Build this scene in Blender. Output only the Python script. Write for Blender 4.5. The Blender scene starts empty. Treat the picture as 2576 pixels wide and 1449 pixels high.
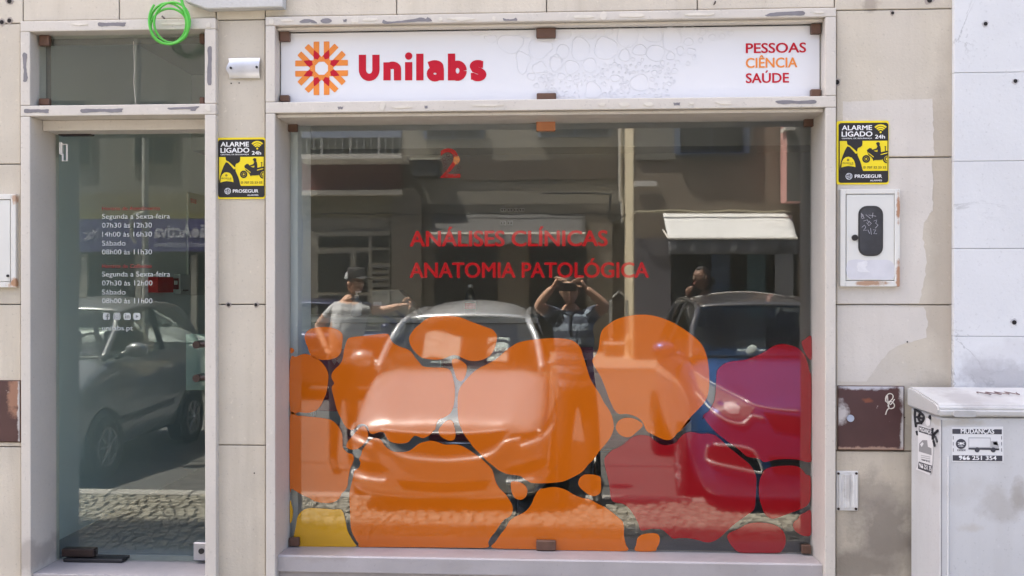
import bpy, bmesh, math, random
from mathutils import Vector, Matrix, geometry
from mathutils.bvhtree import BVHTree
random.seed(7)
SC = bpy.context.scene
COL = SC.collection
R = math.radians

# ------------------------------------------------------------------ camera, sky, sun, exposure
F, CX, CY = 2300.0, 1288.0, 724.5          # focal length and centre, in units of a 2576 wide picture
DC, HC = 3.70, 2.00                        # camera distance from the facade, camera height over the road
FOOT, HOR = 1415.0, 718.0
TH = math.atan((FOOT-CX)/F); PT = math.atan((CY-HOR)/F)
G = 0.16                                   # plane of the shop glass
cam = bpy.data.cameras.new('camera'); camo = bpy.data.objects.new('camera', cam); COL.objects.link(camo)
camo.location = (0, -DC, HC); camo.rotation_euler = (R(90)-PT, 0, TH)
cam.sensor_width = 36; cam.lens = 36*F/2576; cam.clip_start = 0.02; cam.clip_end = 500
SC.camera = camo
SUN = Vector((-0.395, 0.140, 0.906)).normalized()
w = bpy.data.worlds.new("World"); SC.world = w; w.use_nodes = True
nt = w.node_tree; bg = nt.nodes['Background']; sky = nt.nodes.new('ShaderNodeTexSky'); sky.sky_type = 'NISHITA'
sky.sun_disc = False; sky.sun_elevation = math.asin(SUN.z); sky.sun_rotation = math.atan2(SUN.x, SUN.y) % (2*math.pi)
sky.air_density = 0.7; sky.dust_density = 5.0; sky.ozone_density = 0.0
nt.links.new(sky.outputs[0], bg.inputs[0]); bg.inputs[1].default_value = 0.12
sl = bpy.data.lights.new('sun', 'SUN'); sl.energy = 5.0; sl.angle = R(0.5); sl.color = (1, .93, .82)
so = bpy.data.objects.new('sun', sl); COL.objects.link(so); so.rotation_euler = (-SUN).to_track_quat('-Z', 'Y').to_euler()
SC.view_settings.view_transform = 'Standard'; SC.view_settings.look = 'None'; SC.view_settings.gamma = 1
SC.view_settings.use_curve_mapping = False
SC.view_settings.exposure = 2.5
SC.cycles.caustics_reflective = False; SC.cycles.caustics_refractive = False
SC.cycles.max_bounces = 10; SC.cycles.transparent_max_bounces = 16; SC.cycles.sample_clamp_indirect = 6
SC.cycles.use_denoising = True; SC.cycles.use_adaptive_sampling = False; SC.cycles.denoising_prefilter = 'ACCURATE'

# ------------------------------------------------------------------ picture point -> place
def ray(px, py):
    u = (px-CX)/F; v = (CY-py)/F
    cp, sp = math.cos(PT), math.sin(PT)
    f, up = cp + v*sp, -sp + v*cp
    return Vector((-math.sin(TH)*f + u*math.cos(TH), math.cos(TH)*f + u*math.sin(TH), up))
def P(px, py, y=0.0):
    d = ray(px, py); t = (y+DC)/d.y
    return Vector((d.x*t, y, HC + d.z*t))
def X(px, y=0.0, py=HOR): return P(px, py, y).x
def Z(px, py, y=0.0): return P(px, py, y).z
def PV(px, py, dv):                        # a place seen in the glass at distance dv along the street's normal
    d = ray(px, py); t = dv/d.y
    return Vector((d.x*t, 2*G+DC-dv, HC + d.z*t))

# ------------------------------------------------------------------ materials
MATS = {}
def nodes(name):
    m = bpy.data.materials.new(name); m.use_nodes = True
    n = m.node_tree; n.nodes.clear(); out = n.nodes.new('ShaderNodeOutputMaterial')
    return m, n, out
def N(n, t, **k):
    x = n.nodes.new(t)
    for a, b in k.items():
        if a.startswith('i_'):
            key = a[2:]; key = int(key) if key.isdigit() else key.replace('_', ' ')
            x.inputs[key].default_value = b
        else: setattr(x, a, b)
    return x
def L(n, a, b): n.links.new(a, b)
def noise(n, vec, scale, detail=4, rough=.55, dist=0):
    x = N(n, 'ShaderNodeTexNoise', i_Scale=scale, i_Detail=detail, i_Roughness=rough, i_Distortion=dist)
    L(n, vec, x.inputs['Vector']); return x.outputs[0]
def mrange(n, v, a, b, c=0., d=1.):
    x = N(n, 'ShaderNodeMapRange', i_1=a, i_2=b, i_3=c, i_4=d); L(n, v, x.inputs[0]); return x.outputs[0]
def mixc(n, fac, a, b, mode='MIX'):
    x = N(n, 'ShaderNodeMix', data_type='RGBA', blend_type=mode)
    for s, v in ((0, fac), (6, a), (7, b)):
        if hasattr(v, 'is_linked') or isinstance(v, bpy.types.NodeSocket): L(n, v, x.inputs[s])
        else: x.inputs[s].default_value = v if s == 0 else (*v, 1)
    return x.outputs[2]
def mth(n, op, a, b=0.):
    x = N(n, 'ShaderNodeMath', operation=op)
    for i, v in enumerate((a, b)):
        if isinstance(v, bpy.types.NodeSocket): L(n, v, x.inputs[i])
        else: x.inputs[i].default_value = v
    return x.outputs[0]
def vmul(n, vec, s):
    x = N(n, 'ShaderNodeVectorMath', operation='MULTIPLY', i_1=s); L(n, vec, x.inputs[0]); return x.outputs[0]

def M(name, col, rough=.6, metal=0., var=.12, vs=6., bump=0., bs=60., coat=0., spec=.5, speck=0., rust=None, stains=(), streak=0., objrand=0., veins=0., trans=0.):
    """colour with clouds, grain, specks, stains of their own place; all on the thing's surface"""
    if name in MATS: return MATS[name]
    m, n, out = nodes(name)
    g = N(n, 'ShaderNodeNewGeometry'); pos = g.outputs['Position']
    b = N(n, 'ShaderNodeBsdfPrincipled', i_Roughness=rough, i_Metallic=metal)
    b.inputs['Coat Weight'].default_value = coat; b.inputs['Coat Roughness'].default_value = .05
    b.inputs['Specular IOR Level'].default_value = spec
    c = tuple(col)
    lo = tuple(max(0, x*(1-var)) for x in c); hi = tuple(min(1, x*(1+var)) for x in c)
    cl = mrange(n, noise(n, pos, vs, 6), .3, .7)
    cc = mixc(n, cl, lo, hi)
    if objrand:
        oi = N(n, 'ShaderNodeObjectInfo')
        k = mrange(n, oi.outputs['Random'], 0, 1, 1-objrand, 1+objrand)
        cb = N(n, 'ShaderNodeCombineColor'); [L(n, k, cb.inputs[i]) for i in range(3)]
        cc = mixc(n, 1.0, cc, cb.outputs[0], 'MULTIPLY')
    if streak:
        sv = mrange(n, noise(n, vmul(n, pos, (9, 9, .7)), 1.0, 5, .6), .5, .75)
        cc = mixc(n, mth(n, 'MULTIPLY', sv, streak), cc, tuple(x*.62 for x in (c[0]*1.04, c[1], c[2]*.93)))
    if veins:
        vv = mrange(n, mth(n, 'ABSOLUTE', mth(n, 'SUBTRACT', noise(n, pos, 2.3, 8, .62, 1.2), .5)), 0, .012, 1, 0)
        v2 = mrange(n, noise(n, pos, 1.7, 3), .5, .62)
        cc = mixc(n, mth(n, 'MULTIPLY', mth(n, 'MULTIPLY', vv, v2), veins), cc, tuple(x*.45 for x in c))
    if speck:
        s1 = mrange(n, noise(n, pos, 80, 4, .65), .60, .72)
        cc = mixc(n, mth(n, 'MULTIPLY', s1, speck), cc, tuple(x*.5 for x in c))
        s2 = mrange(n, noise(n, pos, 45, 4, .65), .62, .70)
        cc = mixc(n, mth(n, 'MULTIPLY', s2, speck*.8), cc, tuple(min(.85, x*1.25) for x in c))
    for (sx, sz, rx, rz, amp, scol, ns) in stains:            # a soft ragged stain centred at (sx, sz)
        mp = N(n, 'ShaderNodeMapping', vector_type='POINT')
        mp.inputs['Location'].default_value = (-sx/rx, 0, -sz/rz); mp.inputs['Scale'].default_value = (1/rx, 0, 1/rz)
        L(n, pos, mp.inputs['Vector'])
        ln = N(n, 'ShaderNodeVectorMath', operation='LENGTH'); L(n, mp.outputs[0], ln.inputs[0])
        d = mth(n, 'ADD', ln.outputs['Value'], mth(n, 'MULTIPLY', mth(n, 'SUBTRACT', noise(n, pos, ns, 6, .62), .5), 2.4))
        cc = mixc(n, mth(n, 'MULTIPLY', mrange(n, d, .55, 1.15, 1, 0), amp), cc, scol)
    if rust:
        rk = mrange(n, noise(n, pos, rust[0], 7, .65), rust[1], rust[1]+.05)
        rc = mixc(n, noise(n, pos, 50, 3), (.25, .08, .025), (.42, .2, .08))
        if len(rust) > 2: rc = rust[2]
        cc = mixc(n, rk, cc, rc)
    if trans:
        pass
    if isinstance(cc, bpy.types.NodeSocket): L(n, cc, b.inputs['Base Color'])
    if rough > .09: L(n, mrange(n, noise(n, pos, vs*2.3, 4), .3, .7, max(0.02, rough-.08), min(1, rough+.08)), b.inputs['Roughness'])
    if bump:
        bp = N(n, 'ShaderNodeBump', i_Strength=bump, i_Distance=.004)
        L(n, noise(n, pos, bs, 6, .6), bp.inputs['Height']); L(n, bp.outputs[0], b.inputs['Normal'])
    L(n, b.outputs[0], out.inputs[0]); MATS[name] = m
    return m

def glass_mat(name, r0, tint, wave=0., haze=0., hcol=(.6, .62, .6)):
    if name in MATS: return MATS[name]
    m, n, out = nodes(name)
    lw = N(n, 'ShaderNodeLayerWeight', i_Blend=.5)
    fr = mth(n, 'ADD', mth(n, 'MULTIPLY', mth(n, 'POWER', lw.outputs['Facing'], 5.), 1-r0), r0)
    t = N(n, 'ShaderNodeBsdfTransparent'); t.inputs[0].default_value = (*tint, 1)
    gl = N(n, 'ShaderNodeBsdfGlossy', i_Roughness=0.0)
    if wave:
        g = N(n, 'ShaderNodeNewGeometry')
        bp = N(n, 'ShaderNodeBump', i_Strength=1.0, i_Distance=wave)
        L(n, noise(n, g.outputs['Position'], 2.6, 1, .4), bp.inputs['Height']); L(n, bp.outputs[0], gl.inputs['Normal'])
    mx = N(n, 'ShaderNodeMixShader'); L(n, fr, mx.inputs[0]); L(n, t.outputs[0], mx.inputs[1]); L(n, gl.outputs[0], mx.inputs[2])
    res = mx.outputs[0]
    if haze:                                                  # pale diffuse film mixed over the glass, uneven by noise
        g = N(n, 'ShaderNodeNewGeometry'); df = N(n, 'ShaderNodeBsdfDiffuse'); df.inputs[0].default_value = (*hcol, 1)
        k = mrange(n, noise(n, vmul(n, g.outputs['Position'], (1, 1, .35)), 3.5, 5, .6), .3, .75, haze*.6, haze*1.5)
        m2 = N(n, 'ShaderNodeMixShader'); L(n, k, m2.inputs[0]); L(n, res, m2.inputs[1]); L(n, df.outputs[0], m2.inputs[2]); res = m2.outputs[0]
    L(n, res, out.inputs[0]); MATS[name] = m
    return m

# ------------------------------------------------------------------ mesh building
class MB:
    def __init__(s): s.bm = bmesh.new()
    def box(s, x0, x1, y0, y1, z0, z1, bev=0., seg=1):
        b = bmesh.new()
        vs = [b.verts.new((x, y, z)) for x in (min(x0, x1), max(x0, x1)) for y in (min(y0, y1), max(y0, y1)) for z in (min(z0, z1), max(z0, z1))]
        for f in ((0, 1, 3, 2), (4, 6, 7, 5), (0, 4, 5, 1), (2, 3, 7, 6), (0, 2, 6, 4), (1, 5, 7, 3)): b.faces.new([vs[i] for i in f])
        bmesh.ops.recalc_face_normals(b, faces=b.faces)
        if bev: bmesh.ops.bevel(b, geom=list(b.edges), offset=bev, segments=seg, profile=.6, affect='EDGES')
        s.add(b); return s
    def add(s, b, mat=None):
        me = bpy.data.meshes.new('t'); b.to_mesh(me); b.free()
        if mat is not None: me.transform(mat)
        s.bm.from_mesh(me); bpy.data.meshes.remove(me)
    def prism(s, pts, y0, y1, bev=0.):                       # outline in (x, z), from y0 to y1
        b = bmesh.new(); vs = [b.verts.new((p[0], y0, p[1])) for p in pts]
        f = b.faces.new(vs); r = bmesh.ops.extrude_face_region(b, geom=[f])
        bmesh.ops.translate(b, verts=[v for v in r['geom'] if isinstance(v, bmesh.types.BMVert)], vec=(0, y1-y0, 0))
        bmesh.ops.recalc_face_normals(b, faces=b.faces)
        if bev: bmesh.ops.bevel(b, geom=[e for e in b.edges if abs(e.verts[0].co.y-e.verts[1].co.y) < 1e-6], offset=bev, segments=1, affect='EDGES')
        bmesh.ops.triangulate(b, faces=[f for f in b.faces if len(f.verts) > 4], ngon_method='EAR_CLIP')
        s.add(b); return s
    def tube(s, pts, r, k=8, cyc=False, cap=True):
        pts = [Vector(p) for p in pts]; n = len(pts); rings = []
        rr = r if isinstance(r, (list, tuple)) else [r]*n
        up = None
        for i, p in enumerate(pts):
            a = pts[(i-1) % n] if (i or cyc) else p; c = pts[(i+1) % n] if (i < n-1 or cyc) else p
            t = (c-a).normalized()
            if up is None: up = t.orthogonal().normalized()
            up = (up - t*up.dot(t)).normalized(); sd = t.cross(up)
            rings.append([s.bm.verts.new(p + rr[i]*(math.cos(2*math.pi*j/k)*up + math.sin(2*math.pi*j/k)*sd)) for j in range(k)])
        for i in range(n if cyc else n-1):
            a, c = rings[i], rings[(i+1) % n]
            for j in range(k): s.bm.faces.new((a[j], a[(j+1) % k], c[(j+1) % k], c[j]))
        if cap and not cyc:
            s.bm.faces.new(rings[0][::-1]); s.bm.faces.new(rings[-1])
        return s
    def lathe(s, prof, o, axis='Z', k=20):                   # prof: (radius, along)
        rings = []; o = Vector(o)
        for r, h in prof:
            ring = []
            for j in range(k):
                a = 2*math.pi*j/k; c, d = r*math.cos(a), r*math.sin(a)
                v = {'Z': (c, d, h), 'Y': (c, h, d), 'X': (h, c, d)}[axis]
                ring.append(s.bm.verts.new(o+Vector(v)))
            rings.append(ring)
        for a, b in zip(rings, rings[1:]):
            for j in range(k): s.bm.faces.new((a[j], a[(j+1) % k], b[(j+1) % k], b[j]))
        s.bm.faces.new(rings[0]); s.bm.faces.new(rings[-1]); return s
    def ball(s, o, r, sub=2):
        b = bmesh.new(); bmesh.ops.create_icosphere(b, subdivisions=sub, radius=1)
        r = (r, r, r) if not hasattr(r, '__len__') else r
        s.add(b, Matrix.Translation(Vector(o)) @ Matrix.Diagonal((*r, 1))); return s
    def grid(s, fn, nu, nv):
        vs = [[s.bm.verts.new(fn(i/nu, j/nv)) for j in range(nv+1)] for i in range(nu+1)]
        for i in range(nu):
            for j in range(nv): s.bm.faces.new((vs[i][j], vs[i+1][j], vs[i+1][j+1], vs[i][j+1]))
        return s
    def quads(s, pts):
        s.bm.faces.new([s.bm.verts.new(p) for p in pts]); return s
    def mesh(s, name, smooth=False):
        bmesh.ops.recalc_face_normals(s.bm, faces=s.bm.faces)
        me = bpy.data.meshes.new(name); s.bm.to_mesh(me); s.bm.free()
        if smooth:
            me.polygons.foreach_set('use_smooth', [True]*len(me.polygons))
        return me
    def build(s, name, mat, parent=None, smooth=False, loc=None):
        return link(name, s.mesh(name, smooth), mat, parent, loc)
def link(name, me, mat, parent=None, loc=None):
    o = bpy.data.objects.new(name, me); COL.objects.link(o)
    if mat is not None:
        if isinstance(mat, (list, tuple)): [me.materials.append(x) for x in mat]
        elif not me.materials: me.materials.append(mat)
    if loc is not None: o.location = loc
    if parent is not None:
        o.parent = parent; o.matrix_parent_inverse = root_inv(parent)
    return o
def root_inv(p):
    return Matrix.Translation(p.location).inverted() if p.parent is None else Matrix.Identity(4)
def thing(name, label, cat, group=None, loc=(0, 0, 0)):
    o = bpy.data.objects.new(name, None); COL.objects.link(o); o.empty_display_size = .1
    o.location = loc; return tag(o, label, cat, group)
def tag(o, label, cat, group=None):
    o['label'] = label; o['category'] = cat
    if group: o['group'] = group
    return o
def struct(o): o['kind'] = 'structure'; return o
def stuff(o): o['kind'] = 'stuff'; return o
def smooth_loop(pts, n=5):
    out = []; k = len(pts)
    for i in range(k):
        p0, p1, p2, p3 = (Vector(pts[(i+j-1) % k]).to_2d() for j in range(4))
        for j in range(n):
            t = j/n
            out.append(.5*((2*p1)+(-p0+p2)*t+(2*p0-5*p1+4*p2-p3)*t*t+(-p0+3*p1-3*p2+p3)*t**3))
    return out
def smooth_path(pts, n=6):
    pts = [Vector(p) for p in pts]; out = []; k = len(pts)
    for i in range(k-1):
        p0, p1, p2, p3 = pts[max(i-1, 0)], pts[i], pts[i+1], pts[min(i+2, k-1)]
        for j in range(n):
            t = j/n
            out.append(.5*((2*p1)+(-p0+p2)*t+(2*p0-5*p1+4*p2-p3)*t*t+(-p0+3*p1-3*p2+p3)*t**3))
    return out+[pts[-1]]
def circ(cx, cz, r, k=24, a0=0, a1=2*math.pi, rz=None):
    full = abs(a1-a0-2*math.pi) < 1e-6
    m = k if full else k+1
    return [(cx+r*math.cos(a0+(a1-a0)*i/k), cz+(rz or r)*math.sin(a0+(a1-a0)*i/k)) for i in range(m)]
def rrect(x0, z0, x1, z1, r, k=5):
    x0, x1 = min(x0, x1), max(x0, x1); z0, z1 = min(z0, z1), max(z0, z1); o = []
    for cx, cz, a in ((x1-r, z1-r, 0), (x0+r, z1-r, 90), (x0+r, z0+r, 180), (x1-r, z0+r, 270)):
        o += [(cx+r*math.cos(R(a+90*i/k)), cz+r*math.sin(R(a+90*i/k))) for i in range(k+1)]
    return o
# flat lettering, fitted to a rectangle: x from x0 to x1, baseline zb, capital height up to zc
TXT = {}
def text_pts(s, bold):
    key = (s, bold)
    if key not in TXT:
        c = bpy.data.curves.new('t', 'FONT'); c.body = s; c.resolution_u = 4
        o = bpy.data.objects.new('t', c); COL.objects.link(o)
        dg = bpy.context.evaluated_depsgraph_get(); dg.update()
        me = bpy.data.meshes.new_from_object(o.evaluated_get(dg))
        bpy.data.objects.remove(o); bpy.data.curves.remove(c)
        vs, fs = [v.co.to_2d() for v in me.vertices], []
        for p in me.polygons:
            i = list(p.vertices); ar = sum(vs[i[k]].cross(vs[i[(k+1) % len(i)]]) for k in range(len(i)))
            if abs(ar) > 1e-9: fs.append(i if ar > 0 else i[::-1])
        if bold > .008:                                       # heavier strokes: shifted copies of the outline, united
            n = len(vs); v2, f2 = [], []
            for dx, dy in ((-1, 0), (1, 0), (0, -.6), (0, .6), (-.7, -.45), (.7, .45), (-.7, .45), (.7, -.45)):
                k0 = len(v2); v2 += [v+Vector((dx*bold, dy*bold)) for v in vs]; f2 += [[i+k0 for i in f] for f in fs]
            r = geometry.delaunay_2d_cdt(v2, [], f2, 1, 1e-6); vs, fs = [Vector(v) for v in r[0]], [f for f, o_ in zip(r[2], r[5]) if o_]
        TXT[key] = (vs, [tuple(f) for f in fs]); bpy.data.meshes.remove(me)
    return TXT[key]
CAP = None
def lettering(s, x0, x1, zb, zc, y, mat, parent, bold=.0, name='lettering', flip=False, place=None):
    global CAP
    pts, fc = text_pts(s, bold)
    if CAP is None: CAP = max(p.y for p in text_pts('H', 0)[0])
    a = min(p.x for p in pts); b = max(p.x for p in pts)
    bb = .6*bold if bold > .008 else 0; base = -bb
    ks = (zc-zb)/(CAP+2*bb)
    vs = []
    for p in pts:
        t = (p.x-a)/(b-a)
        if flip: t = 1-t
        q = (x0+(x1-x0)*t, zb+(p.y-base)*ks)
        vs.append(place(*q) if place else (q[0], y, q[1]))
    me = bpy.data.meshes.new(name); me.from_pydata(vs, [], fc); me.update()
    return link(name, me, mat, parent)
def copy_tree(o, parent=None):
    c = o.copy(); COL.objects.link(c)
    if parent is not None: c.parent = parent
    for ch in list(o.children): copy_tree(ch, c)
    return c
# ------------------------------------------------------------------ surfaces
STONE = M('stone_cladding', (.57, .518, .432), .62, var=.11, vs=2.2, bump=.35, bs=90, speck=.6, streak=.45, objrand=.05)
def xz(px, py, y=0.): q = P(px, py, y); return q.x, q.z
_dz = [xz(2230, 1330), xz(2190, 1250), xz(2160, 1420), xz(2250, 1400), xz(2355, 1140), xz(2372, 560), xz(2120, 1160), xz(60, 1430)]
STONE_R = M('stone_cladding_stained', (.545, .492, .405), .62, var=.11, vs=2.2, bump=.35, bs=90, speck=.6, streak=.35, objrand=.03,
    stains=((*_dz[0], .13, .13, .75, (.20, .175, .15), 9), (*_dz[1], .17, .10, .6, (.27, .24, .205), 8), (*_dz[2], .16, .07, .7, (.20, .175, .145), 10),
            (*_dz[3], .2, .10, .5, (.24, .21, .175), 7), (*_dz[4], .11, .28, .5, (.33, .285, .235), 6), (*_dz[5], .07, .75, .55, (.37, .315, .255), 4),
            (*xz(2190, 660), .16, .34, .5, (.56, .53, .51), 5), (*xz(2180, 960), .2, .25, .4, (.55, .52, .5), 5), (*xz(2270, 150), .12, .3, .3, (.56, .51, .45), 5),
            (*xz(2190, 12), .04, .03, .7, (.3, .25, .2), 30)))
MARBLE = M('frame_stone', (.59, .55, .495), .5, var=.05, vs=3, bump=.2, bs=70, speck=.4, streak=.12, objrand=.02,
    stains=((*xz(70, 1400), .08, .06, .6, (.33, .29, .26), 12),))
SILL = M('sill_stone', (.40, .375, .38), .5, var=.08, vs=5, bump=.15, bs=60, speck=.45,
    stains=((*xz(800, 1395), .13, .03, .5, (.33, .29, .27), 14), (*xz(1290, 1400), .22, .02, .4, (.36, .32, .3), 14), (*xz(1150, 1425), .07, .03, .35, (.33, .3, .29), 18), (*xz(1840, 1430), .1, .04, .35, (.34, .31, .3), 16)))
WHITEWALL = M('white_marble', (.645, .655, .67), .55, var=.05, vs=2.6, bump=.3, bs=50, speck=.3, veins=.75, objrand=.02,
    stains=((*xz(2500, 945), .16, .05, .7, (.36, .35, .36), 14), (*xz(2460, 920), .09, .05, .5, (.4, .39, .4), 16), (*xz(2530, 900), .12, .08, .3, (.5, .49, .5), 12)))
DARKGAP = M('dark_joint', (.06, .052, .045), .9)
CORE = M('mortar_backing', (.17, .145, .12), .9)
GLUE = M('grey_glue', (.20, .19, .205), .7, var=.1, vs=30)
PUTTY = M('cream_putty', (.66, .62, .55), .6, var=.06, vs=30, bump=.3, bs=60)
COPPER = M('brown_clip', (.13, .07, .048), .42, metal=.25, var=.18, vs=25)
GLASS = glass_mat('window_glass', .072, (.975, .99, .985))
GLASSG = glass_mat('clear_glass', .05, (.93, .97, .96))
EDGE = M('glass_edge', (.05, .14, .12), .2, spec=.6)
WHITE = M('white_print', (.82, .82, .83), .5, var=.01)
RED = M('red_print', (.50, .008, .026), .6, var=.03, spec=.25)
REDV = M('red_vinyl_letter', (.38, .012, .014), .03, var=.03)
ORANGE = M('orange_print', (.80, .25, .035), .45, var=.02)
BLACK = M('black_print', (.012, .011, .013), .45, var=.05)
YELLOW = M('yellow_print', (.83, .66, .015), .4, var=.02)

# ------------------------------------------------------------------ the shop building
YF = -.03
B = thing('shop_building', 'beige stone-clad shop front with marble-framed glass door and display window', 'building', loc=(0, 0, 0))
def slab(px0, px1, z0, z1, y=0., mat=STONE, th=.03, name='stone_slab', bev=.0025, gap=.002):
    x0 = px0 if isinstance(px0, float) else X(px0, y); x1 = px1 if isinstance(px1, float) else X(px1, y)
    return MB().box(x0+gap, x1-gap, y, y+th, z0+gap, z1-gap, bev).build(name, mat, B)
ZB = .10
def zz(py, px=1400, y=0.): return Z(px, py, y)
# left edge column
zl = [zz(59, 25), zz(413, 25), zz(766, 25), zz(1124, 25), ZB]
XL = X(0)-.45
slab(XL, X(59), zl[0], 3.62)
for a, b in zip(zl, zl[1:]): slab(XL, X(53), b, a)
# pier between door and window
zp = [zz(24, 600), zz(50, 600), zz(766, 600), zz(1120, 600), ZB]
for a, b in zip(zp, zp[1:]): slab(544, 668, b, a)
# row above
ztl, ztr = zz(50, 300), zz(41, 680)
slab(59, 301, ztl, 3.62); slab(301, 544, ztl, 3.62); slab(544, 668, zp[0], 3.62)
for a, b in ((668, 998), (998, 1375), (1375, 1754), (1754, 2099)): slab(a, b, zz(31, 1385), 3.62)
# right of the window
zr = [zz(24, 2250), zz(396, 2250), zz(767, 2250), zz(1135, 2250), ZB]
slab(2099, 2396, zr[0], 3.62, mat=STONE_R)
for a, b in zip(zr, zr[1:]): slab(2103, 2396, b, a, mat=STONE_R)
# backing behind the joints
bk = MB()
for a, b in ((-20., X(62)), (X(540), X(675)), (X(2095), 14.)): bk.box(a, b, .0285, .20, ZB, 3.55)
bk.box(X(62), X(540), .0285, .20, zz(80, 300), 3.55); bk.box(X(675), X(2095), .0285, .20, zz(66, 1385), 3.55)
bk.build('wall_core', CORE, B)
# storeys above the picture: they cast the street's shade
up = MB().box(-20, 14, -.005, 9, 3.625, 21); up.box(-20, XL-.004, -.002, .027, ZB, 3.62)
up.build('upper_wall', STONE, B)
for i in range(11):
    for k in range(5):
        MB().box(-18+i*2.9, -16.6+i*2.9, -.03, -.006, 4.8+k*3.2, 6.4+k*3.2).build('upper_window', M('upper_window_dark', (.06, .07, .08), .15), B)
MB().prism([(X(466, -.05), zz(-60, 500, -.05)), (X(466, -.05), zz(3, 470, -.05)), (X(520, -.05), zz(22, 520, -.05)), (X(712, -.05), zz(17, 712, -.05)), (X(713, -.05), zz(-60, 700, -.05))], -.05, -.004, .004).build(
    'ledge', M('rough_white_render', (.55, .55, .54), .85, var=.06, bump=.9, bs=120, speck=.5), B)

# door surround
def strip(x0, x1, z0, z1, y0=YF, y1=G+.03, name='door_surround', bev=.004): return MB().box(x0, x1, y0, y1, z0, z1, bev, 2).build(name, MARBLE, B)
dL0, dL1, dR0, dR1 = X(52, YF), X(76, YF), X(515, YF), X(543, YF)
dT0, dT1, dM0, dM1 = zz(49, 300, YF), zz(76, 300, YF), zz(263, 300, YF), zz(290, 300, YF)
dl = strip(dL0, dL1, dM0+.001, dT1-.001, y1=.09); strip(dL0, dL1, ZB, dM1-.001)
dr = strip(dR0, dR1, dM0+.001, dT1-.001, y1=.09); strip(dR0, dR1, ZB, dM1-.001)
dt = strip(dL0, dR1, dT1, dT0, y1=.09); dm = strip(dL0, dR1, dM1, dM0, y1=.105)
strip(dL1+.001, dR0-.001, dM1-.045, dM1-.001, y0=.06, y1=G+.01)          # inner moulding over the door
zdoor1, zdoor0 = zz(314, 330, G), zz(1411, 330, G)
strip(dL1+.001, dR0-.001, ZB, zdoor0-.004, y0=-.02, y1=G+.2, name='door_step').data.materials[0] = SILL
strip(dL1-.1, dR0+.1, ZB, zdoor0-.3, y0=-.34, y1=-.035, name='door_step')
strip(dL1-.1, dR0+.1, ZB, zdoor0-.5, y0=-.64, y1=-.342, name='door_step')
# window surround
wL0, wL1, wR0, wR1 = X(668, YF), X(692, YF), X(2076, YF), X(2103, YF)
wT0, wT1 = zz(30.5, 1385, YF), zz(53, 1385, YF)
wM0, wM1, wM2 = zz(249, 1385, YF), zz(277, 1385, YF), zz(290, 1385, .0)
wl = strip(wL0, wL1, wM0+.001, wT1-.001, y1=.09, name='window_surround'); strip(wL0, wL1, ZB, wM1-.001, name='window_surround')
wr = strip(wR0, wR1, wM0+.001, wT1-.001, y1=.09, name='window_surround'); strip(wR0, wR1, ZB, wM1-.001, name='window_surround')
wt = strip(wL0, wR1, wT1, wT0, y1=.09, name='window_surround'); wm = strip(wL0, wR1, wM1, wM0, y1=.105, name='window_surround')
strip(wL1+.001, wR0-.001, wM2, wM1-.001, y0=-.008, y1=.10, name='window_surround')
zw1 = zz(302, 1385, G); strip(wL1+.001, wR0-.001, zw1+.012, wM2-.001, y0=.035, y1=G+.03, name='window_surround')
strip(wL1+.001, wR0-.001, zz(66, 1385, .0), wT1-.001, y0=-.006, y1=.10, name='window_surround')
# sill, sloping a little outwards
zs1, zs0 = zz(1384, 1385, G), zz(1408, 1385, .0)
sx0, sx1 = wL1+.001, wR0-.001
sb = MB(); zf = zz(1449, 1385, .0)
b = bmesh.new()
prof = [(.0, zf), (.0, zs0-.006), (.006, zs0), (G+.03, zs1-.003), (G+.03, zf-.1), (.02, zf-.1), (.02, zf)]
va = [[b.verts.new((x, q[0], q[1])) for q in prof] for x in (sx0, sx1)]
for i in range(len(prof)):
    j = (i+1) % len(prof); b.faces.new((va[0][i], va[0][j], va[1][j], va[1][i]))
b.faces.new(va[0]); b.faces.new(va[1]); sb.add(b); sb.build('window_sill', SILL, B)
MB().box(sx0, sx1, .0215, .2, ZB, zf-.101).build('wall_base', STONE, B)
MB().box(sx0, sx1, .201, .26, ZB, zs1-.02).build('wall_base', STONE, B)

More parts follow.
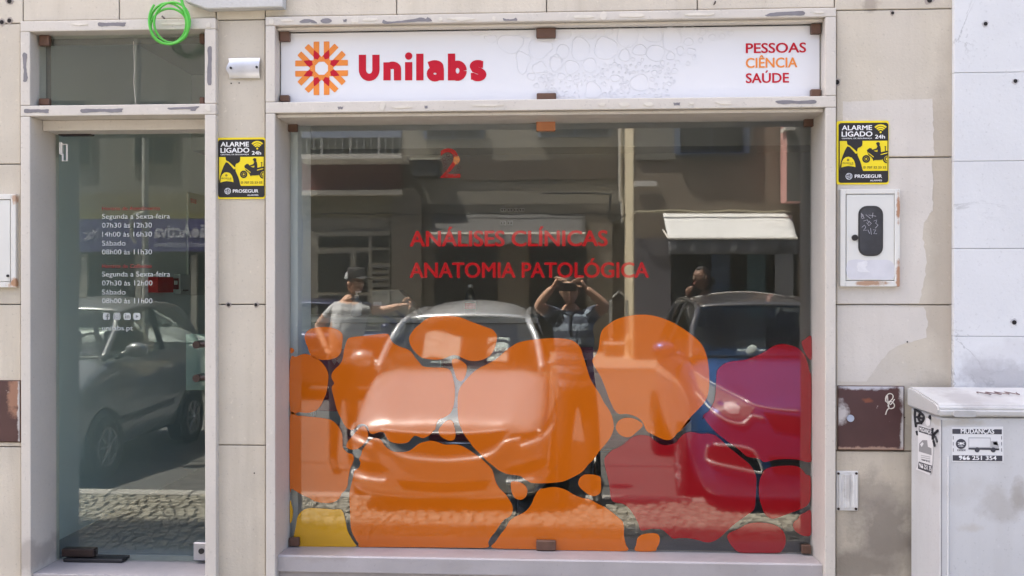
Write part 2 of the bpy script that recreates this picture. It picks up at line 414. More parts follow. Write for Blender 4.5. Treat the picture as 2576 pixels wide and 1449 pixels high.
# patches of old glue and putty on the frames (traced spots, a millimetre or two thick)
def spot(pts, mat, parent, y=YF, th=.0012, name='glue_patch', n=4, rag=.8):
    o = []
    for i, p in enumerate(smooth_loop(pts, n)):
        o.append(xz(p[0]+random.uniform(-rag, rag), p[1]+random.uniform(-rag, rag)*.7, y))
    return MB().prism(o, y-th, y+.002).build(name, mat, parent)
def bar(x0, y0, x1, y1, skew=0.): 
    m = (x1-x0)/4
    return [(x0, y0+skew), (x0+m, y0+random.uniform(0, 2)), (x0+2*m, y0), (x0+3*m, y0+random.uniform(-1, 2)), (x1, y0-skew), (x1-1, (y0+y1)/2), (x1-2, y1-skew), (x0+3*m, y1), (x0+2*m, y1+random.uniform(-2, 0)), (x0+m, y1), (x0+1, y1+skew)]
for (a, q) in ((bar(248, 57, 316, 66), dt), ([(58, 134), (67, 135), (68, 150), (66, 170), (69, 190), (68, 204), (59, 204), (60, 180), (58, 160)], dl), ([(523, 121), (533, 120), (532, 160), (532, 200), (530, 214), (521, 207), (523, 160)], dr),
        (bar(62, 275, 123, 284), dm), (bar(205, 274, 308, 283, 1), dm), ([(424, 271), (460, 270), (501, 268), (494, 274), (490, 279), (478, 278), (476, 275), (430, 276)], dm),
        ([(755, 53), (770, 48), (786, 50), (796, 55), (797, 59), (780, 57), (757, 58)], wt), ([(806, 52), (815, 47), (829, 47), (835, 52), (829, 58), (812, 58)], wt), (bar(863, 49, 873, 56), wt),
        ([(965, 50), (975, 54), (1000, 53), (1040, 48), (1060, 44), (1072, 47), (1076, 43), (1087, 54), (1060, 54), (1020, 57), (966, 59)], wt), ([(1266, 46), (1275, 48), (1290, 48), (1298, 45), (1301, 52), (1280, 52), (1268, 52)], wt),
        ([(1925, 38), (1945, 32), (1990, 29), (2020, 28), (2022, 38), (1990, 39), (1945, 41), (1930, 41)], wt), (bar(850, 268, 863, 275), wm), (bar(1068, 266, 1076, 273), wm),
        ([(1952, 254), (1975, 252), (2010, 254), (2049, 252), (2049, 261), (2000, 261), (1970, 262), (1956, 260)], wm), (bar(1694, 258, 1711, 265), wm)):
    spot(a, GLUE, q)
for (cx, cy, rx, ry, q) in ((524, 272, 7.5, 7.5, dm), (524, 63, 6, 6, dt), (682, 55, 6, 8, wt), (892, 51, 8, 6.5, wt), (930, 49, 20, 3.5, wt), (722, 51, 14, 3, wt), (1108, 48, 5, 5, wt), (1160, 47, 30, 5, wt), (1243, 46, 4, 6, wt), (1468, 42, 27, 4, wt), (1518, 39, 9, 10, wt), (1590, 38, 38, 5, wt), (1700, 39, 0, 0, wt), (1760, 36, 38, 4, wt),
        (963, 267, 6, 10, wm), (1010, 269, 24, 4, wm), (1230, 265, 36, 3, wm), (1515, 263, 8, 5, wm), (1570, 263, 14, 5, wm), (1632, 262, 12, 6, wm), (1740, 260, 6, 3, wm), (1822, 258, 20, 5, wm), (200, 61, 24, 3, dt), (440, 60, 34, 3, dt), (2060, 31, 14, 3, wt)):
    if rx: spot([(cx+rx*(math.cos(t*.785)+random.uniform(-.2, .2)), cy+ry*(math.sin(t*.785)+random.uniform(-.2, .2))) for t in range(8)], PUTTY, q, th=.0025, name='putty_patch')
# pale areas of old overpainting on the right-hand slabs, thin coats with wandering edges
PNT = M('old_overpaint', (.60, .56, .51), .6, var=.06, vs=4, bump=.25, bs=80, speck=.4, streak=.2)
def coat(pts):
    o = []
    for i, p in enumerate(pts):
        q = pts[(i+1) % len(pts)]; k = max(1, int(math.hypot(q[0]-p[0], q[1]-p[1])/9)); ed = min(p[0], q[0]) < 2115 or abs(p[1]-q[1]) < 3
        for j in range(k):
            o.append(xz(p[0]+(q[0]-p[0])*j/k+(0 if ed else random.uniform(-2.2, 2.2)), p[1]+(q[1]-p[1])*j/k+(0 if ed else random.uniform(-1.5, 1.5)), -.0005))
    MB().prism(o, -.0006, .0005).build('overpaint_patch', PNT, B)
coat([(2119, 256), (2250, 251), (2345, 249), (2347, 300), (2350, 392), (2119, 392)])
coat([(2108, 400), (2345, 400), (2348, 470), (2345, 530), (2325, 560), (2322, 600), (2332, 660), (2322, 720), (2312, 763), (2108, 763)])
coat([(2108, 773), (2325, 773), (2333, 800), (2330, 850), (2300, 858), (2255, 872), (2230, 890), (2180, 960), (2108, 960)])
# ------------------------------------------------------------------ glass, clips, vinyl on the glass
def clip(px0, py0, px1, py1, y, parent, bolts=0, mat=None, th=.022):
    a = P(px0, py0, y-th); c = P(px1, py1, y-th)
    o = MB().box(a.x, c.x, y-th, y-.0005, c.z, a.z, .003).build('clip', mat or COPPER, parent)
    return o
def pane(name, x0, x1, z0, z1, y, parent=None, mat=GLASS, th=.008):
    o = MB().box(x0, x1, y, y+th, z0, z1).build(name, mat, parent or B)
    return o
# transom pane over the door
YT = .035
tp = pane('transom_window', dL1-.01, dR0+.01, dM0-.01, dT1+.01, YT, mat=glass_mat('transom_glass', .055, (.94, .97, .95), haze=.03, hcol=(.55, .6, .56)))
for q in ((97, 88, 123, 114), (97, 247, 123, 264), (501, 84, 513, 109), (501, 244, 513, 261)): clip(*q, YT, tp)
MB().tube([P(336, 104, YT-.001), P(338, 180, YT-.001), P(336, 205, YT-.001), P(342, 261, YT-.001)], .0009, 4).build('pole_reflection', PUTTY, tp)  # pale line drawn on the pane as the street pole's bright reflection
# glass door
gd = pane('glass_door', X(141, G), dR0-.004, zdoor0+.004, zdoor1, G, mat=glass_mat('door_glass', .060, (.92, .975, .95)))
DK = M('dark_bronze', (.035, .022, .02), .45, metal=.4, var=.2, vs=20)
a, c = P(139, 313, G-.03), P(221, 338, G-.03); MB().box(a.x, c.x, G-.012, G+.03, c.z, a.z, .004).build('hinge', DK, gd)
a, c = P(148, 1384, G-.03), P(230, 1406, G-.03); MB().box(a.x, c.x, G-.012, G+.03, c.z, a.z, .004).build('hinge', DK, gd)
a, c = P(150, 1404, G-.05), P(300, 1414, G-.05); MB().box(a.x, c.x, G-.025, G+.05, zdoor0-.003, zdoor0+.012, .003).build('floor_plate', M('floor_hinge_black', (.015, .015, .018), .5), gd)
a, c = P(486, 1365, G-.02), P(520, 1411, G-.02); lk = MB().box(a.x, dR0-.006, G-.02, G+.03, c.z, a.z, .003).build('lock', M('grey_lock', (.42, .42, .45), .35, metal=.5), gd)
q = P(507, 1386, G-.02); MB().lathe([(.012, -.006), (.012, .002)], q, 'Y', 12).build('keyhole', BLACK, lk)
HP = glass_mat('green_plate_glass', .05, (.86, .96, .92), haze=.05, hcol=(.45, .62, .55))
a, c = P(467, 840, G-.045), P(540, 982, G-.045); hp = MB().box(a.x, dR0-.006, G-.045, G-.036, c.z, a.z, .002).build('handle_plate', HP, gd)
for ys in (868, 952):
    q = P(497, ys-1, G-.06); MB().tube([(q.x, G-.075, q.z), (q.x, G-.001, q.z)], .0165, 14).build('handle', DK, hp)
    MB().tube([(q.x, G-.06, q.z), (q.x+.05, G-.06, q.z+.001)], .011, 12).build('handle', DK, hp)
# door contact at the upper hinge (white bracket)
a, c = P(148, 358, G-.02), P(166, 404, G-.02)
MB().box(a.x, a.x+.012, G-.02, G-.004, Z(150, 388, G-.02), Z(150, 357, G-.02), .002).build('door_contact', WHITE, gd)
MB().tube([(a.x+.012, G-.012, a.z-.008), (c.x, G-.012, a.z-.008), (c.x, G-.012, c.z), (a.x+.013, G-.012, c.z), (a.x+.013, G-.012, c.z+.03)], .0045, 8).build('door_contact', WHITE, gd)
# display window
wx0, wx1 = X(722, G), X(2046, G)
sw = pane('shop_window', wL1+.004, wR0-.004, zs1+.001, zw1+.03, G)
for q in ((724, 306, 747, 331), (1349, 304, 1397, 329), (2024, 294, 2047, 318), (727, 1353, 752, 1375), (1349, 1360, 1398, 1386), (2017, 1372, 2041, 1394)):
    k = clip(*q, G, sw, mat=M('copper_lit', (.42, .17, .075), .4, metal=.3, var=.1) if q[0] == 1349 and q[1] < 400 else None)  # top middle clip: sunlight painted in as a brighter copper
    if q[0] == 1349:
        for bx in (1362, 1385):
            v = P(bx, (q[1]+q[3])/2, G-.025); MB().lathe([(.010, -.003), (.010, .001)], v, 'Y', 12).build('bolt', DK, k) if False else None
# vinyl cells; outlines in four enlarged readings of the photograph: (origin, scale)
FR = {'H': (691.8, 660.4, .3038), 'Q': (1320.7, 660.4, .3038), 'I': (691.8, 1037.7, .2839), 'J': (1320.7, 1037.7, .2930)}
YV = G-.0002
VO = M('orange_vinyl', (.52, .118, .005), .03, spec=.75, var=.025, vs=3); VR = M('red_vinyl', (.25, .008, .012), .03, spec=.75, var=.03, vs=3); VY = M('yellow_vinyl', (.56, .30, .010), .03, spec=.7, var=.02, vs=3)
BLOBS = [
 (VO, 'H245,610 270,565 330,540 420,533 500,548 550,580 562,620 555,690 545,745 510,785 440,805 370,803 315,785 285,745 270,700 255,665'),
 (VO, 'H128,708 150,713 159,728 150,746 128,750'),
 (VO, 'H126,812 175,780 230,758 275,760 330,785 380,820 420,870 442,930 438,1000 425,1080 400,1140 370,1195 330,1230 270,1245 200,1240 126,1225'),
 (VO, 'I133,38 200,28 330,38 460,55 520,80 563,125 595,190 598,250 603,310 640,352 685,370 700,405 688,450 670,490 658,540 648,600 643,650 620,690 590,720 570,760 540,785 490,800 420,800 350,785 300,755 250,735 200,705 150,675 133,663'),
 (VO, 'I722,165 760,127 795,125 820,165 825,215 800,260 765,300 720,325 670,328 637,310 632,285 650,250 685,210'),
 (VO, 'H590,660 605,630 640,617 760,605 880,590 940,594 960,640 985,670 1030,695 1090,715 1130,742 1160,785 1198,830 1225,858 1290,868 1380,870 1430,880 1457,905 1472,950 1486,1010 1490,1080 1485,1150 1475,1200 1450,1250 1400,1283 1358,1300 1340,1330 1327,1380 I1405,160 1385,185 1358,207 1312,228 1275,215 1240,206 1210,230 1180,263 1120,275 1060,270 1010,250 985,215 965,177 930,172 890,185 860,190 838,178 830,148 815,116 775,100 735,113 700,148 670,154 640,140 612,105 590,60 H555,1300 530,1260 507,1200 490,1130 475,1070 470,1030 490,1000 472,965 468,930 490,890 540,840 562,790 570,740 578,700'),
 (VO, 'H1112,620 1150,555 1200,510 1250,470 1310,448 1400,440 1480,445 1540,455 1600,480 1680,510 1750,535 1800,555 1830,590 1840,620 1830,670 1815,720 1780,770 1730,800 1670,815 1610,812 1550,790 1510,770 1460,770 1400,795 1340,805 1270,800 1220,790 1185,765 1150,730 1120,680'),
 (VO, 'H1470,800 1510,798 1555,820 1585,850 1588,890 1575,940 1555,975 1530,983 1505,960 1490,920 1475,870 1465,830'),
 (VO, 'H1512,1150 1515,1100 1530,1040 1570,985 1620,930 1680,880 1760,840 1830,800 1900,740 1950,700 2010,665 2100,643 2200,632 Q220,625 320,630 390,645 440,680 465,720 480,770 500,830 520,900 545,970 580,1030 620,1090 655,1160 690,1210 720,1270 733,1330 J752,60 763,120 745,190 700,260 640,330 590,400 540,450 490,510 420,550 330,590 220,605 120,608 50,605 I2260,618 2220,595 2170,562 2100,552 2040,540 1980,510 1930,470 1880,430 1820,370 1760,310 1720,255 1680,200 1650,140 1628,80 H1513,1240'),
 (VO, 'I1545,65 1575,80 1590,130 1600,180 1595,225 1570,248 1530,245 1480,220 1455,190 1450,150 1480,110 1510,80'),
 (VO, 'I745,410 762,375 775,330 800,295 850,240 900,225 940,245 970,290 1010,325 1050,345 1110,350 1170,345 1220,320 1270,280 1320,260 1390,250 1450,265 1510,285 1580,283 1640,290 1700,320 1770,365 1830,410 1890,465 1920,500 1940,550 1955,610 1990,670 2040,720 2080,780 2105,830 2105,880 2080,920 2030,950 1990,1000 1950,1060 1910,1110 1890,1150 1882,1196 1700,1198 1300,1195 900,1192 752,1190 740,1160 718,1130 690,1080 675,1030 668,960 665,880 660,800 660,720 672,650 690,580 702,520 740,490 758,450'),
 (VY, 'I165,1110 185,1010 195,940 220,890 270,855 330,845 420,850 520,858 580,857 605,885 620,940 635,1010 645,1050 670,1100 700,1150 710,1188 500,1188 215,1188 195,1130'),
 (VY, 'I133,780 152,830 160,880 156,930 145,968 133,968'),
 (VO, 'I2090,620 2120,610 2170,618 2215,645 2237,690 2225,740 2195,768 2150,770 2115,745 2095,690'),
 (VO, 'I1930,1200 1958,1140 1998,1080 2045,1020 2075,965 2115,930 2170,903 2225,870 2270,815 2295,755 2325,700 2365,670 J150,655 230,640 300,647 360,670 430,710 500,735 560,747 620,780 680,810 740,850 800,900 840,940 850,1000 850,1060 865,1130 872,1188 600,1186 300,1182 0,1172'),
 (VO, 'J457,605 470,565 505,535 560,530 620,540 650,560 653,620 650,680 620,710 580,717 540,700 500,670 470,640'),
 (VO, 'J950,1188 955,1130 965,1080 1000,1050 1060,1037 1120,1037 1150,1055 1157,1090 1150,1130 1130,1165 1112,1190'),
 (VO, 'Q612,690 620,620 640,560 680,520 740,480 820,450 920,433 1020,433 1120,455 1210,490 1290,535 1370,590 1430,640 1470,690 1500,760 1518,840 1525,930 1525,1020 1515,1090 1490,1150 1440,1210 1380,1270 1330,1330 1280,1400 J1430,60 1370,120 1310,175 1275,215 1240,235 1200,233 1150,215 1100,190 1060,170 1040,150 1015,95 990,60 940,30 870,12 Q780,1255 740,1220 715,1170 690,1110 670,1050 650,1000 630,950 600,900 570,850 556,810 575,780 600,740'),
 (VO, 'J780,130 790,90 820,60 870,45 930,50 980,75 1010,100 1000,130 960,165 920,200 880,213 830,200 795,170'),
 (VR, 'Q1470,1300 1480,1260 1520,1230 1545,1190 1570,1130 1580,1050 1582,980 1590,900 1620,860 1680,825 1780,810 1840,800 1920,770 1990,735 2060,690 2130,675 2200,685 2260,710 2310,760 2340,830 2355,900 2372,960 2372,1300 J2453,300 2453,424 2340,405 2250,400 2150,405 2090,420 2050,425 2025,408 1990,393 1910,380 1860,340 1800,290 1740,250 1700,220 1650,180 1600,130 1560,80 1530,40'),
 (VR, 'Q2290,660 2310,640 2366,605 2374,680 2372,800 2345,790 2310,730'),
 (VR, 'J680,420 690,380 740,330 800,300 850,270 910,220 970,195 1030,195 1080,210 1120,245 1170,275 1230,278 1290,260 1330,215 1370,180 1430,167 1500,180 1570,180 1620,190 1660,215 1700,250 1740,290 1790,330 1850,380 1900,420 1940,460 1970,510 1985,560 1985,640 1980,740 1975,800 1960,840 1920,870 1850,920 1790,965 1750,1000 1700,1050 1650,1090 1600,1112 1550,1115 1480,1095 1400,1080 1330,1078 1270,1082 1230,1050 1190,1015 1150,1000 1080,1000 1010,1015 985,1000 975,960 940,890 890,820 840,785 790,775 750,760 735,720 725,640 710,560 690,480'),
 (VR, 'J2010,610 2030,540 2060,490 2130,465 2240,455 2330,460 2380,490 2410,530 2450,550 2455,640 2450,740 2420,800 2340,840 2260,870 2180,900 2130,912 2090,900 2055,865 2030,800 2010,720'),
 (VR, 'J1735,1070 1760,1030 1830,1000 1900,960 1960,945 2040,945 2130,960 2200,1000 2235,1060 2235,1130 2210,1180 2170,1205 2020,1205 1880,1205 1820,1190 1770,1140'),
 (VR, 'J2300,970 2310,940 2340,915 2360,880 2400,860 2452,840 2456,950 2452,1050 2400,1060 2350,1040 2315,1010'),
]
for mt, txt in BLOBS:
    fr = None; pts = []
    for tok in txt.split():
        if tok[0] in FR: fr = FR[tok[0]]; tok = tok[1:]
        u, v = map(float, tok.split(',')); pts.append((fr[0]+u*fr[2], fr[1]+v*fr[2]))
    o = [xz(*p, YV) for p in smooth_loop(pts, 4)]
    MB().prism(o, YV-.0008, YV).build('vinyl_cell', mt, sw)
def gtext(s, x0, x1, base, cap, mat, parent, bold=.01, y=YV-.001):
    a, c = P(x0, base, y), P(x1, base, y)
    return lettering(s, a.x, c.x, a.z, Z(x0, cap, y), y, mat, parent, bold)
gtext('ANÁLISES CLÍNICAS', 1030, 1529, 620.5, 581, REDV, sw, .028)
gtext('ANATOMIA PATOLÓGICA', 1030, 1633, 699, 660.5, REDV, sw, .028)
two = gtext('2', 1107, 1158, 447.5, 374, M('brick_red_print', (.30, .018, .016), .04, var=.05), sw, .0)
# pale cracks over the figure 2 and its orange middle
ck = MB()
for k in range(26):
    x, y = random.uniform(1110, 1156), random.uniform(376, 446)
    q = [xz(x+random.uniform(2, 6)*math.cos(a), y+random.uniform(2, 5)*math.sin(a), YV-.0014) for a in (0, 1.2, 2.4, 3.6, 4.9)]
    ck.tube([(a, YV-.0014, b_) for a, b_ in q], .0012, 4, cyc=True)
stuff(ck.build('crackle_print', M('pale_crackle', (.16, .10, .08), .6), two))
spot([(1142, 396), (1154, 394), (1156, 404), (1148, 414), (1142, 408)], M('orange_patch_print', (.50, .17, .03), .5), two, y=YV-.0013, th=.0003, name='print_patch')
WH = M('pale_vinyl_letter', (.52, .56, .56), .04, var=.02); DR = M('dark_red_letter', (.30, .02, .025), .04, var=.03)
def zB(v): return 440+.3038*v
for s, x1, cp, bs, m_ in (('Horário de Atendimento', 1325, 262, 293, DR), ('Segunda a Sexta-feira', 1407, 323, 363, WH), ('07h30 às 12h30', 1258, 397, 437, WH), ('14h00 às 16h30', 1258, 472, 511, WH), ('Sábado', 1040, 545, 585, WH), ('08h00 às 11h30', 1258, 618, 658, WH),
        ('Horário de Colheitas', 1257, 740, 770, DR), ('Segunda a Sexta-feira', 1409, 801, 841, WH), ('07h30 às 12h00', 1262, 875, 915, WH), ('Sábado', 1040, 950, 990, WH), ('08h00 às 11h00', 1262, 1022, 1062, WH), ('unilabs.pt', 1100, 1248, 1286, WH)):
    gtext(s, 256.8, .3038*x1, zB(bs), zB(cp), m_, gd, .006 if m_ is WH else .002)
for i, x in enumerate((853, 940, 1025, 1105)):
    x0, x1 = .3038*x, .3038*(x+58); y0, y1 = zB(1143), zB(1200); yy = YV
    a, c = P(x0, y0, yy), P(x1, y1, yy)
    ic = MB().prism(rrect(a.x, c.z, c.x, a.z, .008), yy-.0006, yy).build('icon', WH, gd)
    cx, cz = (a.x+c.x)/2, (a.z+c.z)/2; h = (c.x-a.x)/2; DI = M('icon_cutout', (.10, .12, .12), .5); m = MB(); k = yy-.0012
    if i == 0: m.prism([(cx+.1*h, cz-h*.98), (cx+.45*h, cz-h*.98), (cx+.45*h, cz-.1*h), (cx+.8*h, cz-.1*h), (cx+.85*h, cz+.2*h), (cx+.45*h, cz+.2*h), (cx+.5*h, cz+.5*h), (cx+.85*h, cz+.5*h), (cx+.85*h, cz+.75*h), (cx+.3*h, cz+.75*h), (cx+.1*h, cz+.45*h), (cx+.1*h, cz+.2*h), (cx-.2*h, cz+.2*h), (cx-.2*h, cz-.1*h), (cx+.1*h, cz-.1*h)], k, k+.0003)
    elif i == 1:
        ring = [(cx+.38*h*math.cos(t*.524), k, cz+.38*h*math.sin(t*.524)) for t in range(12)]; m.tube(ring, h*.07, 4, cyc=True)
        m.tube([(q[0], k, q[1]) for q in rrect(cx-.72*h, cz-.72*h, cx+.72*h, cz+.72*h, .3*h)], h*.07, 4, cyc=True)
    elif i == 2:
        m.box(cx-.62*h, cx-.35*h, k, k+.0003, cz-.6*h, cz+.25*h); m.box(cx-.62*h, cx-.35*h, k, k+.0003, cz+.4*h, cz+.65*h); m.box(cx-.15*h, cx+.1*h, k, k+.0003, cz-.6*h, cz+.25*h)
        m.box(cx+.4*h, cx+.65*h, k, k+.0003, cz-.6*h, cz+.1*h); m.box(cx+.1*h, cx+.6*h, k, k+.0003, cz+.02*h, cz+.25*h)
    else: m.prism([(cx-.3*h, cz-.45*h), (cx+.5*h, cz), (cx-.3*h, cz+.45*h)], k, k+.0003)
    m.build('icon_mark', DI, ic)
# ------------------------------------------------------------------ sign over the window
YS = .035
S = thing('shop_sign', 'long white sign panel with red lettering and orange sunburst above the display window', 'sign', loc=(X(1385, YS), YS, zz(250, 1385, YS)))
PAN = M('sign_white', (.74, .745, .775), .35, var=.012, vs=3)
pn = MB().box(wL1+.004, wR0-.004, YS, YS+.008, wM0+.003, zz(66, 1385, .0)-.002, .002).build('panel', PAN, S)
for q in ((702, 78, 728, 103), (703, 239, 727, 255), (1349, 70, 1398, 94), (1350, 234, 1399, 252), (2041, 59, 2066, 84), (2040, 224, 2066, 243)): clip(*q, YS, S)
def zD(u, v): return (660+.293*u, .293*v)
def stext(s, x0, x1, base, cap, mat, bold): 
    y = YS-.0015; a, c = P(x0, base, y), P(x1, base, y); return lettering(s, a.x, c.x, a.z, Z(x0, cap, y), y, mat, S, bold)
# heavy rounded word: stroked letters, built one by one in a unit of the x-height
def stroke(paths, wd):
    m = MB()
    for p in paths: m.add(ribbon(p, wd))
    return m
def ribbon(p, wd, y=0., th=.0012):
    b = bmesh.new(); p = [Vector(q) for q in p]; n = len(p); lv = []; rv = []
    for i in range(n):
        t = (p[min(i+1, n-1)]-p[max(i-1, 0)]).normalized(); nn = Vector((-t.y, t.x))*wd/2
        lv.append(p[i]+nn); rv.append(p[i]-nn)
    o = lv+rv[::-1]; vs = [b.verts.new((q.x, y, q.y)) for q in o]
    for i in range(n-1): b.faces.new((vs[i], vs[i+1], vs[2*n-2-i], vs[2*n-1-i]))
    return b
def W(u, v): q = P(*zD(u, v), YS-.0015); return (q.x, q.z)
sc = (P(*zD(1000, 500), YS).x-P(*zD(0, 500), YS).x)/1000
wd = 62*sc
def arc(cx, cy, rx, ry, a0, a1, k=14): return [(cx+rx*math.cos(R(a0+(a1-a0)*i/k)), cy-ry*math.sin(R(a0+(a1-a0)*i/k))) for i in range(k+1)]
GL = [
 [[(859, 470), (859, 600)]+arc(917, 600, 58, 64, 180, 360)+[(975, 600), (975, 470)]],
 [[(1070, 535), (1070, 690)], [(1070, 575)]+arc(1118, 592, 42, 32, 150, 0)+[(1160, 600), (1160, 690)]],
 [[(1256, 533), (1256, 690)]], [[(1352, 461), (1352, 690)]],
 [[(1428, 560)]+arc(1480, 572, 46, 26, 130, 0)+[(1530, 600), (1530, 690)], arc(1482, 633, 42, 38, 0, 360, 20)],
 [[(1624, 460), (1624, 690)], arc(1676, 607, 48, 56, 0, 360, 22)],
 [[(1895, 553)]+arc(1850, 568, 40, 24, 40, 200)+[(1818, 592), (1866, 610)]+arc(1850, 640, 44, 28, 40, -150)+[(1790, 655)]],
]
for gi, g_ in enumerate(GL):
    vv, ff = [], []
    for pth in g_:
        rb = ribbon([W(*q) for q in pth], wd if gi not in (4, 6) else wd*.93)
        rb.verts.index_update(); k0 = len(vv); vv += [Vector((v.co.x, v.co.z)) for v in rb.verts]
        for f in rb.faces:
            ids = [k0+v.index for v in f.verts]; ar = sum(vv[ids[i]].cross(vv[ids[(i+1) % 4]]) for i in range(4)); ff.append(ids if ar > 0 else ids[::-1])
        rb.free()
    r = geometry.delaunay_2d_cdt(vv, [], ff, 1, 1e-6)
    me = bpy.data.meshes.new('lettering'); me.from_pydata([(v.x, YS-.0015, v.y) for v in r[0]], [], [tuple(f) for f, o_ in zip(r[2], r[5]) if o_]); link('lettering', me, RED, S)
q = W(1256, 481); MB().prism(circ(q[0], q[1], 31*sc), YS-.0018, YS-.001).build('lettering', RED, S)
# sunburst of sixteen rounded bars in pairs with red overlaps
cx, cz = W(508, 586); r0 = 0; RB = 229*sc
for k in range(8):
    a = R(22.5+45*k); 
    for sgn in (-1, 1):
        # bars run in the direction of the neighbouring axis, offset sideways
        ax = a+sgn*R(22.5); d = Vector((math.cos(ax), math.sin(ax))); nrm = Vector((-d.y, d.x))*(-sgn)
        o_ = nrm*44*sc; hw = 24*sc; s0, s1 = 62*sc, 226*sc
        pts = [o_+d*s0+nrm*hw, o_+d*s0-nrm*hw, o_+d*s1-nrm*hw]+[o_+d*(s1-8*sc)+d*8*sc*math.cos(t)+nrm*(hw-8*sc+8*sc*math.sin(t)) for t in (.2, .8, 1.4)]
        MB().prism([(cx+p.x, cz+p.y) for p in pts], YS-.0018-.0001*(sgn+2), YS-.001).build('sunburst_bar', ORANGE, S)
    d = Vector((math.cos(a), math.sin(a))); n_ = Vector((-d.y, d.x))
    leaf = [d*82*sc, d*95*sc+n_*26*sc, d*125*sc+n_*31*sc, d*175*sc+n_*4*sc, d*125*sc-n_*31*sc, d*95*sc-n_*26*sc]
    leaf = [d*80*sc, d*100*sc+n_*27*sc, d*122*sc+n_*25*sc, d*165*sc+n_*2*sc, d*165*sc-n_*2*sc, d*122*sc-n_*25*sc, d*100*sc-n_*27*sc]
    MB().prism([(cx+p.x, cz+p.y) for p in leaf], YS-.0026, YS-.0015).build('sunburst_leaf', RED, S)
rg = MB(); ro = [(cx+92*sc*math.cos(R(22.5+45*k)), cz+92*sc*math.sin(R(22.5+45*k))) for k in range(8)]; ri = [(cx+60*sc*math.cos(R(22.5+45*k)), cz+60*sc*math.sin(R(22.5+45*k))) for k in range(8)]
for k in range(8):
    j = (k+1) % 8; rg.quads([(ro[k][0], YS-.0014, ro[k][1]), (ro[j][0], YS-.0014, ro[j][1]), (ri[j][0], YS-.0014, ri[j][1]), (ri[k][0], YS-.0014, ri[k][1])])
rg.build('sunburst_ring', ORANGE, S)
stext('PESSOAS', 1876, 2028, 134, 109, RED, .022)
stext('CIÊNCIA', 1876, 2006, 171, 146, ORANGE, .022)
stext('SAÚDE', 1876, 1985, 209, 184.5, RED, .022)
# embossed pebbles printed in pale grey
pb = MB(); rnd = random.Random(5); done = []
def pebble(px, py, r, ex=1., an=0., rk=.16):
    ph = [rnd.uniform(-1, 1)*rk for _ in range(5)]
    pts = []
    for i in range(16):
        t = i*math.pi/8; rr = r*(1+ph[0]*math.cos(2*t)+ph[1]*math.sin(3*t)+ph[2]*math.cos(3*t)+ph[3]*.5*math.sin(4*t))
        u, v = rr*ex*math.cos(t), rr*math.sin(t)
        qx, qy = px+u*math.cos(an)-v*math.sin(an), py+u*math.sin(an)+v*math.cos(an)
        q = P(qx, min(max(qy, 66.), 246.), YS-.0008); pts.append((q.x, YS-.0008, q.z))
    pb.tube(pts, .0011, 4, cyc=True)
big = [(1652, 130, 24, 23), (1730, 0, 0, 0)]
for (u, v, rx, ry) in ((1870, 265, 85, 40), (1960, 335, 45, 40), (2130, 375, 100, 88), (2260, 270, 80, 45), (2380, 420, 95, 85), (2235, 530, 65, 85), (2380, 580, 55, 55), (2520, 545, 55, 65), (2310, 655, 32, 35), (2390, 680, 25, 20), (2465, 655, 28, 33), (2350, 735, 22, 18)):
    x, y = zD(u, v); pebble(x, y, ry*.293, rx/ry)
def zE(u, v): return (1383.6+.293*u, .293*v)
for (u, v, rx, ry) in ((90, 270, 95, 75), (325, 270, 100, 60), (500, 265, 40, 40), (665, 310, 95, 95), (885, 290, 80, 80), (1045, 335, 85, 98), (1190, 265, 60, 45), (1310, 275, 30, 30), (1390, 260, 35, 22), (110, 440, 50, 65), (260, 420, 85, 95), (480, 415, 95, 105), (640, 475, 52, 50), (770, 430, 60, 50), (905, 455, 80, 70), (1035, 480, 35, 38), (1120, 435, 35, 35), (1190, 360, 38, 35), (50, 545, 55, 75), (185, 575, 60, 62), (340, 560, 65, 58), (95, 655, 32, 30), (165, 670, 25, 24), (228, 665, 20, 20), (365, 780, 75, 72), (770, 710, 78, 75), (560, 670, 42, 30), (1450, 270, 20, 20), (1480, 310, 25, 22), (1390, 320, 28, 25), (1550, 285, 28, 18), (1210, 440, 36, 28), (1235, 490, 18, 20), (965, 540, 18, 20), (1070, 610, 30, 24), (895, 625, 24, 24), (1185, 545, 18, 18), (1295, 345, 20, 20)):
    x, y = zE(u, v); pebble(x, y, ry*.293, rx/ry, rk=.1); done.append((x, y, max(rx, ry)*.293))
for k in range(900):
    u = rnd.uniform(-60, 1100); v = rnd.uniform(500, 835)
    if v < 480+(.35*max(0, 300-u)) or u > 1130-(v-520)*.35: continue
    x, y = zE(u, v); r = rnd.uniform(1.8, 5.2) if rnd.random() < .85 else rnd.uniform(5, 8)
    if any((x-a)**2+(y-b_)**2 < (r+c+1.5)**2 for a, b_, c in done): continue
    done.append((x, y, r)); pebble(x, y, r*.8, rnd.uniform(1, 1.5), rnd.uniform(-1.2, 1.2), .08)
stuff(pb.build('pebble_print', M('pebble_grey', (.715, .723, .752), .4), pn))

